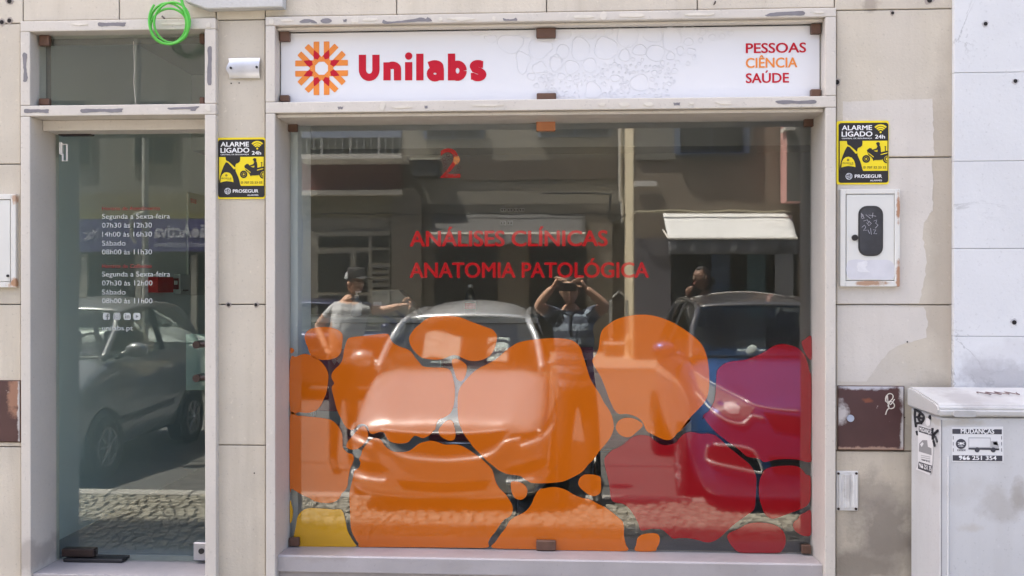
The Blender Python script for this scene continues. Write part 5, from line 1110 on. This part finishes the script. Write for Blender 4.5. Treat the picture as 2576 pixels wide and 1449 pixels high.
# the pale car in the middle
XM, YM, dM_ = PV(1122, 900, 7.62).x, PV(1122, 900, 7.62).y, 7.66
def lp(x0, zy=None):
    return lambda x, y: (PV(x, y, dM_).x-x0, PV(x, y, dM_).z)
f_ = lp(XM)
fr_ = [('grille', [f_(*p) for p in ((968, 1082), (1040, 1088), (1205, 1088), (1272, 1082), (1262, 1106), (1210, 1132), (1118, 1143), (1028, 1132), (982, 1108))], BLK, .004, False),
       ('grille_trim', [f_(*p) for p in ((926, 1103), (950, 1106), (972, 1114), (990, 1134), (1022, 1148), (1070, 1155), (1118, 1157), (1166, 1155), (1214, 1148), (1248, 1134), (1266, 1114), (1290, 1106), (1310, 1103))], CHROME, -.016, False),
       ('headlight', [f_(*p) for p in ((862, 1062), (885, 1078), (920, 1084), (962, 1086), (970, 1096), (950, 1104), (915, 1100), (885, 1090), (866, 1076))], BLK, .006, True),
       ('light_strip', [f_(*p) for p in ((859, 1074), (868, 1090), (890, 1104), (915, 1113), (940, 1120))], CHROME, -.026, True),
       ('bonnet_edge', [f_(*p) for p in ((960, 1080), (990, 1083), (1040, 1087), (1118, 1089), (1196, 1087), (1246, 1083), (1276, 1080))], CHROME, -.010, False),
       ('lower_intake', [f_(*p) for p in ((885, 1150), (960, 1166), (985, 1180), (940, 1188), (890, 1180), (872, 1166))], BLK, .004, True),
       ('intake_lip', [f_(*p) for p in ((862, 1192), (885, 1197), (915, 1202), (945, 1207), (975, 1208))], CHROME, -.022, True),
       ('lower_grille', [f_(*p) for p in ((1000, 1205), (1118, 1214), (1236, 1205), (1220, 1232), (1118, 1240), (1016, 1232))], BLK, .004, False),
       ('bumper_trim', [f_(*p) for p in ((858, 1204), (880, 1222), (915, 1233), (960, 1240), (1020, 1245), (1075, 1247))], CHROME, -.014, True)]
SILV = paint('silver_paint', (.60, .615, .64)); 
CARM, bdy, wsc, pf = make_car('parked_car', 'pale silver car parked nose to the pavement with a folded sunshade in the windscreen', SILV, W=1.80, front=fr_, hz=(.72, .86, .99, 1.18), belt=1.2, roof=(1.66, 1.82))
bd = MB(); bd.grid(lambda u, v: (-.42+.38*u, -1.36-.28*v+.015*(1 if int(u*24) % 2 else -1), 1.27+.24*v+.03*math.sin(5*u)), 24, 5)
bd.grid(lambda u, v: (.22+.22*u, -1.42-.26*v+.012*(1 if int(u*16) % 2 else -1), 1.25+.22*v), 16, 4)
bd.build('sunshade', M('silver_foil', (.9, .9, .9), .3, metal=.25, var=.05, vs=30, bump=.8, bs=40), bdy)
m = MB(); m.box(-.30, -.06, -1.30, -1.12, 1.252, 1.256); pc = m.build('paper_note', PAPER, bdy)
pts_ = lambda x, z: (x, -1.30+.0+z, 1.2575)
lettering('COMPRO', -.08, -.28, .12, .165, 0, INK, pc, .02, place=pts_)
for k in range(3): MB().box(-.29+.02*k, -.09, -1.285+.03*k, -1.272+.03*k, 1.2562, 1.2568).build('print_block', VG, pc)
CARM.location = (XM, YM, 0)
# blue car, right
dB = 7.7; XB = PV(1745, 900, dB).x+.93; YB_ = PV(1745, 900, dB).y; f2 = lambda x, y: (PV(x, y, dB-.05).x-XB, PV(x, y, dB-.05).z)
frB = [('headlight', [f2(*p) for p in ((1786, 965), (1812, 985), (1850, 1004), (1885, 1022), (1906, 1030), (1890, 1046), (1868, 1060), (1835, 1054), (1800, 1030), (1784, 1000))], LAMP, .007, True),
       ('light_strip', [f2(*p) for p in ((1776, 1008), (1798, 1038), (1834, 1062), (1868, 1068), (1884, 1060), (1897, 1050), (1925, 1056))], CHROME, -.012, True),
       ('lamp_lens', [f2(*p) for p in ((1830, 1022), (1850, 1018), (1868, 1030), (1862, 1046), (1842, 1046), (1828, 1036))], CHROME, .012, True),
       ('bonnet_edge', [f2(*p) for p in ((1786, 962), (1830, 988), (1880, 1012), (1910, 1026), (1960, 1034), (2015, 1038))], CHROME, -.008, False),
       ('grille', [f2(*p) for p in ((1925, 1040), (2026, 1052), (2026, 1100), (1950, 1085))], BLK, .005, True),
       ('fog_recess', [f2(*p) for p in ((1792, 1128), (1860, 1124), (1902, 1134), (1920, 1190), (1850, 1180), (1786, 1165))], BLK, .005, True),
       ('fog_trim', [f2(*p) for p in ((1788, 1126), (1784, 1150), (1790, 1166), (1850, 1180), (1912, 1192), (1922, 1190), (1912, 1160), (1896, 1136), (1860, 1126), (1800, 1122))], CHROME, -.012, True),
       ('lower_grille', [f2(*p) for p in ((1935, 1150), (2026, 1156), (2026, 1200), (1950, 1196))], BLK, .005, True)]
CARB, bdyB, _, _ = make_car('parked_car', 'bright blue car parked at the kerb beside the pale silver one', paint('blue_paint', (.03, .12, .36), .5), W=1.86, hz=(.84, 1.0, 1.10, 1.27), belt=1.34, roof=(1.78, 1.92), front=frB, roofmat=paint('dark_grey_paint', (.10, .10, .11), .3))
pb_ = MB(); pb_.ball((-.2, -1.2, 1.36), (.06, .05, .07), 2); pb_.build('crumpled_bag', PAPER, bdyB, smooth=True)
CARB.location = (XB, YB_, 0)
# small grey car seen in the door
XL_ = -4.72; yl = 2*G+DC-8.35
CARL, bl_, _, _ = make_car('parked_car', 'small silver grey car with black rubbing strip parked at the far left', paint('grey_paint', (.24, .25, .26)), W=1.72, Ln=3.9, belt=1.24, hz=(.74, .9, 1.0, 1.2), roof=(1.70, 1.86), rub=True)
CARL.location = (XL_-.86, yl, 0)
st_ = MB()
for k, (u, v) in enumerate(((.62, .12), (.70, .2), (.76, .34))): st_.box(-.62+.0*k+u*.2, -.52+u*.2, -1.05-.28*v*2, -1.04-.28*v*2, 1.28+.3*v, 1.33+.3*v)
# cars further off
CD, bd_, _, _ = make_car('parked_car', 'dark blue car parked across the road behind the man in the cap', paint('navy_paint', (.012, .02, .07), .3), W=1.8, hz=(.72, .88, 1., 1.18), belt=1.2, roof=(1.62, 1.76), group='cars parked on the far side')
for s in (-.62, .62): MB().ball((s, -4.17, .95), (.14, .03, .05), 2).build('tail_light', M('tail_red', (.6, .01, .02), .2), bd_)
v = PV(905, 800, 16.5); CD.location = (v.x+2.0, v.y, 0); CD.rotation_euler = (0, 0, R(-90))
CW, bw_, _, _ = make_car('parked_car', 'white car parked across the road behind the small grey one', paint('white_paint', (.7, .7, .7), .0), W=1.8, hz=(.72, .88, 1., 1.18), belt=1.2, roof=(1.60, 1.74), group='cars parked on the far side')
v = PV(250, 770, 17.); CW.location = (v.x+2.2, v.y, 0); CW.rotation_euler = (0, 0, R(-90))
# ------------------------------------------------------------------ people
SKIN = M('skin', (.62, .38, .27), .5, var=.05, vs=20); SKSHADE = M('skin_shaded', (.24, .14, .10), .5, var=.05, vs=20); HAIR = M('dark_hair', (.018, .013, .011), .6); EYE = M('eye', (.02, .02, .02), .2); LIP = M('lip', (.36, .13, .11), .5); TRO = M('dark_trousers', (.028, .03, .038), .8); SHOE = M('shoe', (.03, .025, .022), .6)  # woman's skin darkened: her shade is painted into the colour
def skinned(vs, es, rs, sub=2):
    me = bpy.data.meshes.new('t'); me.from_pydata(vs, es, []); o = bpy.data.objects.new('t', me); COL.objects.link(o)
    o.modifiers.new('k', 'SKIN')
    for i, r in enumerate(rs):
        d = me.skin_vertices[0].data[i]; d.radius = r if hasattr(r, '__len__') else (r, r); d.use_root = i == 0
    s = o.modifiers.new('s', 'SUBSURF'); s.levels = sub; s.render_levels = sub
    r = evalmesh(o); bpy.data.objects.remove(o); bpy.data.meshes.remove(me); return r
def hand(wrist, fwd, side, up, s, curl=.5, grip=None):
    """palm and five bent fingers; fwd along the palm, side towards the thumb"""
    wrist, fwd, side, up = Vector(wrist), Vector(fwd).normalized(), Vector(side).normalized(), Vector(up).normalized()
    ms = [skinned([wrist-fwd*.02*s, wrist+fwd*.03*s, wrist+fwd*.085*s], [(0, 1), (1, 2)], [.026*s, (.036*s, .018*s), (.040*s, .014*s)], 1)]
    for k, (o_, ln) in enumerate(((.033, .075), (.011, .085), (-.011, .078), (-.032, .060))):
        b0 = wrist+fwd*.075*s+side*o_*s; p = [b0]; a = 0
        for j, f_ in enumerate((.45, .32, .23)):
            a += curl*(1.0+.12*k*(j > 0)); p.append(p[-1]+(fwd*math.cos(a)-up*math.sin(a))*ln*f_*s*1.1)
        ms.append(skinned(p, [(0, 1), (1, 2), (2, 3)], [.0105*s, .0098*s, .009*s, .0075*s], 1))
    p0 = wrist+fwd*.02*s+side*.028*s; d = (fwd*.6+side*.8).normalized(); p1 = p0+d*.045*s; p2 = p1+(fwd*.9+side*.2-up*.3*curl).normalized()*.034*s; p3 = p2+(fwd*.9-side*.15-up*.5*curl).normalized()*.026*s
    ms.append(skinned([p0, p1, p2, p3], [(0, 1), (1, 2), (2, 3)], [.015*s, .0125*s, .011*s, .009*s], 1))
    return ms
def person(label, J, rad, zones, mats, head, face, hs, hands, skin, hair_kind, group=None):
    """J joints, rad radii, zones {(a, b): material index}; one body mesh, head and hands included"""
    nm = list(J); idx = {n: i for i, n in enumerate(nm)}
    me = skinned([J[n] for n in nm], [(idx[a], idx[b]) for a, b in zones], [rad[n] for n in nm])
    T = thing('person', label, 'person', group, loc=(J['pelvis'][0], J['pelvis'][1], min(J[n][2] for n in nm)))
    bm = bmesh.new(); bm.from_mesh(me); bpy.data.meshes.remove(me)
    segs = [(Vector(J[a]), Vector(J[b]), z) for (a, b), z in zones.items()]
    for f in bm.faces:
        c = f.calc_center_median(); best = 9e9
        for a, b, z in segs:
            t = max(0, min(1, (c-a).dot(b-a)/max(1e-9, (b-a).length_squared))); d = (c-(a+(b-a)*t)).length
            if d < best: best, mi = d, (z if not isinstance(z, tuple) else (z[0] if t < z[2] else z[1]))
        f.material_index = mi
    head = Vector(head); face = Vector(face).normalized(); upv = Vector((0, 0, 1)); sd = face.cross(upv).normalized()
    hb = bmesh.new(); bmesh.ops.create_icosphere(hb, subdivisions=4, radius=1)
    for v in hb.verts:
        c = v.co.copy(); x, y, z = c.x, c.y, c.z
        jaw = 1-.28*max(0, -z)**1.5; X_, Y_, Z_ = x*.076*jaw, y*(.094 if y > 0 else .102)*(1-.10*max(0, -z)), z*.122
        if y > .3:
            nose = math.exp(-((x/.16)**2+((z+.10)/.22)**2)); Y_ += .022*nose*(1 if z < .12 else .4)
            for sx in (-.42, .42): Y_ -= .010*math.exp(-(((x-sx)/.2)**2+((z-.12)/.13)**2))
            Y_ += .006*math.exp(-((z-.30)/.1)**2-((x/.6)**2)); Y_ += .008*math.exp(-((x/.25)**2+((z+.78)/.16)**2)); Y_ += .005*math.exp(-((x/.28)**2+((z+.46)/.09)**2))
        v.co = Vector((X_, Y_, Z_))*hs
    for sx in (-1, 1):
        e = bmesh.new(); bmesh.ops.create_icosphere(e, subdivisions=2, radius=1); bmesh.ops.transform(e, matrix=Matrix.Translation(Vector((sx*.078, -.005, -.005))*hs) @ Matrix.Diagonal((.012*hs, .022*hs, .034*hs, 1)), verts=e.verts); t = bpy.data.meshes.new('t'); e.to_mesh(t); e.free(); hb.from_mesh(t); bpy.data.meshes.remove(t)
    mt = Matrix((sd, face, upv)).transposed().to_4x4(); mt.translation = head
    bmesh.ops.transform(hb, matrix=mt, verts=hb.verts); t = bpy.data.meshes.new('t'); hb.to_mesh(t); hb.free()
    n0 = len(bm.faces); bm.from_mesh(t); bm.faces.ensure_lookup_table(); bpy.data.meshes.remove(t)
    for f in bm.faces[n0:]: f.material_index = 0
    for h in hands:
        for m_ in hand(*h):
            n0 = len(bm.faces); bm.from_mesh(m_); bm.faces.ensure_lookup_table(); bpy.data.meshes.remove(m_)
            for f in bm.faces[n0:]: f.material_index = 0
    me = bpy.data.meshes.new('body'); bm.to_mesh(me); bm.free(); me.polygons.foreach_set('use_smooth', [True]*len(me.polygons))
    body = link('body', me, [skin]+mats, T)
    def hp(x, y, z): return head+(sd*x+face*y+upv*z)*hs
    for sx in (-.032, .032): MB().ball(hp(sx, .083, .016), .009*hs, 2).build('eye', EYE, body, smooth=True)
    MB().tube([hp(-.024, .093, -.056), hp(0, .103, -.057), hp(.024, .093, -.056)], .006*hs, 6).build('mouth', LIP, body)
    if hair_kind:
        h = bmesh.new(); bmesh.ops.create_icosphere(h, subdivisions=3, radius=1)
        for v in list(h.verts):
            c = v.co
            if (c.y > .35 and c.z < .55) or c.z < -.45 or (c.y > -.1 and c.z < .0): h.verts.remove(v); continue
            v.co = Vector((c.x*.083, c.y*.105-.004, c.z*.128+.004))*hs*(1+random.uniform(-.015, .02))
        bmesh.ops.transform(h, matrix=mt, verts=h.verts); m = MB(); m.add(h)
        if hair_kind == 'bun': m.ball(hp(0, -.125, -.03), (.05*hs,)*3, 2)
        o = m.build('hair', HAIR, body, smooth=True); s_ = o.modifiers.new('s', 'SOLIDIFY'); s_.thickness = .012
    return T, body, hp
def striped(nm, c0, c1, sc_, soft=.15):
    m, n, out = nodes(nm); g = N(n, 'ShaderNodeNewGeometry'); b = N(n, 'ShaderNodeBsdfPrincipled', i_Roughness=.85)
    sp_ = N(n, 'ShaderNodeSeparateXYZ'); L(n, g.outputs['Position'], sp_.inputs[0])
    s = mth(n, 'SINE', mth(n, 'ADD', mth(n, 'MULTIPLY', sp_.outputs[2], sc_), mth(n, 'MULTIPLY', noise(n, g.outputs['Position'], 9, 3), 2.2)))
    L(n, mixc(n, mrange(n, s, -soft, soft), c0, c1), b.inputs['Base Color'])
    bp = N(n, 'ShaderNodeBump', i_Strength=.8, i_Distance=.03); L(n, noise(n, vmul(n, g.outputs['Position'], (1, 1, .5)), 16, 3, .6, .8), bp.inputs['Height']); L(n, bp.outputs[0], b.inputs['Normal'])
    L(n, b.outputs[0], out.inputs[0]); return m
# the man with the phone
dvp = 2*DC+2*G; yb = -DC-.22
def pp(px, py, dy=0.): v = PV(px, py, dvp+.22+dy); return tuple(v)
def ft(px, dy, z): v = PV(px, 900, dvp+.22+dy); return (v.x, v.y, z)
zp_ = .10
J = {'pelvis': ft(1452, .05, 1.08), 'waist': pp(1448, 930), 'chest': pp(1440, 835), 'neck0': pp(1436, 783, .02), 'neck1': pp(1434, 760, .01),
     'shl': pp(1386, 788, .02), 'ell': pp(1350, 770, -.04), 'wrl': pp(1391, 722, -.09), 'shr': pp(1490, 788, .02), 'elr': pp(1527, 772, -.04), 'wrr': pp(1473, 724, -.09),
     'hpl': ft(1428, .05, 1.02), 'knl': ft(1418, .0, .60), 'anl': ft(1420, .08, .19), 'tol': ft(1418, -.12, .13), 'hpr': ft(1478, .05, 1.02), 'knr': ft(1492, .0, .60), 'anr': ft(1500, .08, .19), 'tor': ft(1506, -.12, .13)}
rad = {'pelvis': (.17, .14), 'waist': (.17, .13), 'chest': (.19, .13), 'neck0': (.10, .08), 'neck1': .058, 'shl': .075, 'ell': .048, 'wrl': .032, 'shr': .075, 'elr': .048, 'wrr': .032, 'hpl': .10, 'knl': .068, 'anl': .048, 'tol': .042, 'hpr': .10, 'knr': .068, 'anr': .048, 'tor': .042}
zn_ = {('pelvis', 'waist'): (2, 1, .35), ('waist', 'chest'): 1, ('chest', 'neck0'): 1, ('neck0', 'neck1'): 0, ('chest', 'shl'): 1, ('shl', 'ell'): (1, 0, .45), ('ell', 'wrl'): 0, ('chest', 'shr'): 1, ('shr', 'elr'): (1, 0, .45), ('elr', 'wrr'): 0,
       ('pelvis', 'hpl'): 2, ('hpl', 'knl'): 2, ('knl', 'anl'): 2, ('anl', 'tol'): 3, ('pelvis', 'hpr'): 2, ('hpr', 'knr'): 2, ('knr', 'anr'): 2, ('anr', 'tor'): 3}
wl_, wr_ = Vector(J['wrl']), Vector(J['wrr'])
PT_, bod, hp = person('man in a striped polo raising a phone with both hands before the shop', J, rad, zn_, [striped('striped_polo', (.34, .41, .50), (.10, .12, .17), 52), TRO, SHOE], Vector(pp(1433, 733, .0)), (0, 1, .0), 1.0,
    [(wl_, Vector((.45, .0, .85)), (.7, .25, -.4), (-.8, -.3, .45), .9, .6), (wr_, Vector((-.45, .0, .85)), (-.7, .25, -.4), (.8, -.3, .45), .9, .6)], SKIN, 'short')
m = MB()
cv = [hp(x, y, z) for x, y, z in ((-.10, -.02, -.165), (-.05, .06, -.18), (0, .10, -.20), (.05, .06, -.18), (.10, -.02, -.165))]
m.tube(cv, .016, 6); m.tube([cv[2], cv[2]+Vector((0, .03, -.14))], .012, 6); m.build('collar', M('collar_navy', (.06, .075, .11), .8), bod)
T = thing('phone', 'dark phone held sideways by the man in the striped polo', 'phone', loc=(.02, -DC-.017, HC-.035))
ph = MB().box(-.030, .118, -DC-.022, -DC-.014, HC-.047, HC+.021, .004, 3).build('case', M('phone_dark', (.03, .03, .035), .25, spec=.6), T)
MB().lathe([(.008, -.003), (.008, .0)], (-.004, -DC-.012, HC), 'Y', 16).build('lens', M('lens_dark', (.02, .02, .03), .03, spec=.8), ph); MB().lathe([(.005, -.002), (.005, .0)], (-.004, -DC-.0115, HC-.017), 'Y', 12).build('flash', WHITE, ph)
# the man in the cap
dvc_ = 9.7; 
def pq(px, py, dy=0.): return tuple(PV(px, py, dvc_+dy))
def fq(px, dy, z): v = PV(px, 900, dvc_+dy); return (v.x, v.y, z)
J = {'pelvis': fq(862, .05, 1.16), 'waist': pq(868, 878), 'chest': pq(878, 806), 'neck0': pq(876, 762, .02), 'neck1': pq(882, 740), 'shl': pq(842, 774), 'ell': pq(798, 822, .05), 'wrl': pq(822, 880, -.15), 'shr': pq(918, 772), 'elr': pq(966, 781, -.05), 'wrr': pq(1008, 768, -.1),
     'hpl': fq(848, .05, 1.08), 'knl': fq(842, 0, .62), 'anl': fq(838, .08, .10), 'tol': fq(845, -.15, .04), 'hpr': fq(880, .05, 1.08), 'knr': fq(886, 0, .62), 'anr': fq(886, .08, .10), 'tor': fq(896, -.15, .04)}
wr2 = Vector(J['wrr']); wl2 = Vector(J['wrl'])
rad2 = dict(rad); rad2['chest'] = (.20, .14); rad2['neck1'] = .062
P2, bod, hp = person('man in a grey cap and pale T-shirt reaching out an arm between cars', J, rad2, zn_, [striped('mottled_tshirt', (.72, .74, .77), (.50, .52, .55), 70, .9), TRO, SHOE], Vector(pq(893, 712)), (.8, .55, .02), 1.08,
    [(wr2, (.9, .2, .1), (.1, .3, .9), (0, -.9, .3), 1.1, .7), (wl2, (.5, .6, -.4), (.3, .2, .9), (.5, -.7, .2), 1.1, .5)], SKIN, 'short')
cg = bmesh.new(); bmesh.ops.create_icosphere(cg, subdivisions=3, radius=1)
fc = Vector((.8, .55, .02)).normalized(); sdv = fc.cross(Vector((0, 0, 1))).normalized(); mt = Matrix((sdv, fc, Vector((0, 0, 1)))).transposed().to_4x4(); mt.translation = hp(0, 0, .045)
for v in list(cg.verts):
    if v.co.z < -.05: cg.verts.remove(v); continue
    v.co = Vector((v.co.x*.096, v.co.y*.116, v.co.z*.105))*1.08
bmesh.ops.transform(cg, matrix=mt, verts=cg.verts); m = MB(); m.add(cg); cap_ = m.build('cap', M('cap_pale', (.42, .44, .47), .8), bod, smooth=True)
m = MB(); m.grid(lambda u, v: tuple(hp((u-.5)*.16*(1-.15*v), .09+.095*v, .05+.02*math.sin(math.pi*u)-.018*v)), 8, 4); o = m.build('peak', M('cap_shaded', (.05, .05, .055), .8), cap_, smooth=True); o.modifiers.new('s', 'SOLIDIFY').thickness = .008
m = MB(); m.grid(lambda u, v: tuple(hp(.101*math.cos(math.pi*u), .0+.122*math.sin(math.pi*u)*(1-.35*v), .05+.10*v)), 12, 5); o = m.build('front_panel', M('cap_shaded', (.05, .05, .055), .8), cap_, smooth=True); o.modifiers.new('s', 'SOLIDIFY').thickness = .006  # dark front: the cap's unlit side put into its colour
MB().tube([hp(-.05, .0, -.155), hp(0, .06, -.175), hp(.05, .0, -.155)], .012, 6).build('collar', M('collar_navy', (.06, .075, .11), .8), bod)
# the woman beyond the blue car
dvw_ = 10.6
def pw(px, py, dy=0.): return tuple(PV(px, py, dvw_+dy))
def fw(px, dy, z): v = PV(px, 900, dvw_+dy); return (v.x, v.y, z)
J = {'pelvis': fw(1775, .05, 1.12), 'waist': pw(1775, 850), 'chest': pw(1776, 790), 'neck0': pw(1778, 750, .02), 'neck1': pw(1772, 728), 'shl': pw(1748, 760), 'ell': pw(1735, 790, -.1), 'wrl': pw(1732, 745, -.2), 'shr': pw(1805, 760), 'elr': pw(1812, 812, .0), 'wrr': pw(1800, 855, -.15),
     'hpl': fw(1762, .05, 1.05), 'knl': fw(1760, 0, .60), 'anl': fw(1758, .08, .10), 'tol': fw(1752, -.15, .04), 'hpr': fw(1788, .05, 1.05), 'knr': fw(1790, 0, .60), 'anr': fw(1792, .08, .10), 'tor': fw(1790, -.15, .04)}
rad3 = {k: (tuple(x*.88 for x in v) if isinstance(v, tuple) else v*.86) for k, v in rad.items()}
wl3, wr3 = Vector(J['wrl']), Vector(J['wrr'])
P3, bod, hp = person('woman with a dark hair bun, glasses and pale top beyond the blue car', J, rad3, zn_, [striped('pale_blouse', (.36, .35, .34), (.30, .29, .28), 30, .9), TRO, SHOE], Vector(pw(1765, 700)), (-.85, .45, .0), 1.08,
    [(wl3, (-.1, .2, .95), (.3, .8, 0), (-.8, .3, 0), 1., .7), (wr3, (-.3, .6, -.5), (.2, .3, .8), (.4, -.7, 0), 1., .5)], SKSHADE, 'bun')
m = MB()
for sx in (-.034, .034): m.tube([hp(sx+.026*math.cos(t*.5236), .108, .014+.022*math.sin(t*.5236)) for t in range(12)], .0028, 5, cyc=True)
m.tube([hp(-.06, .105, .018), hp(-.078, .01, .02)], .0028, 5); m.tube([hp(.06, .105, .018), hp(.078, .01, .02)], .0028, 5); m.build('glasses', BLK, bod)
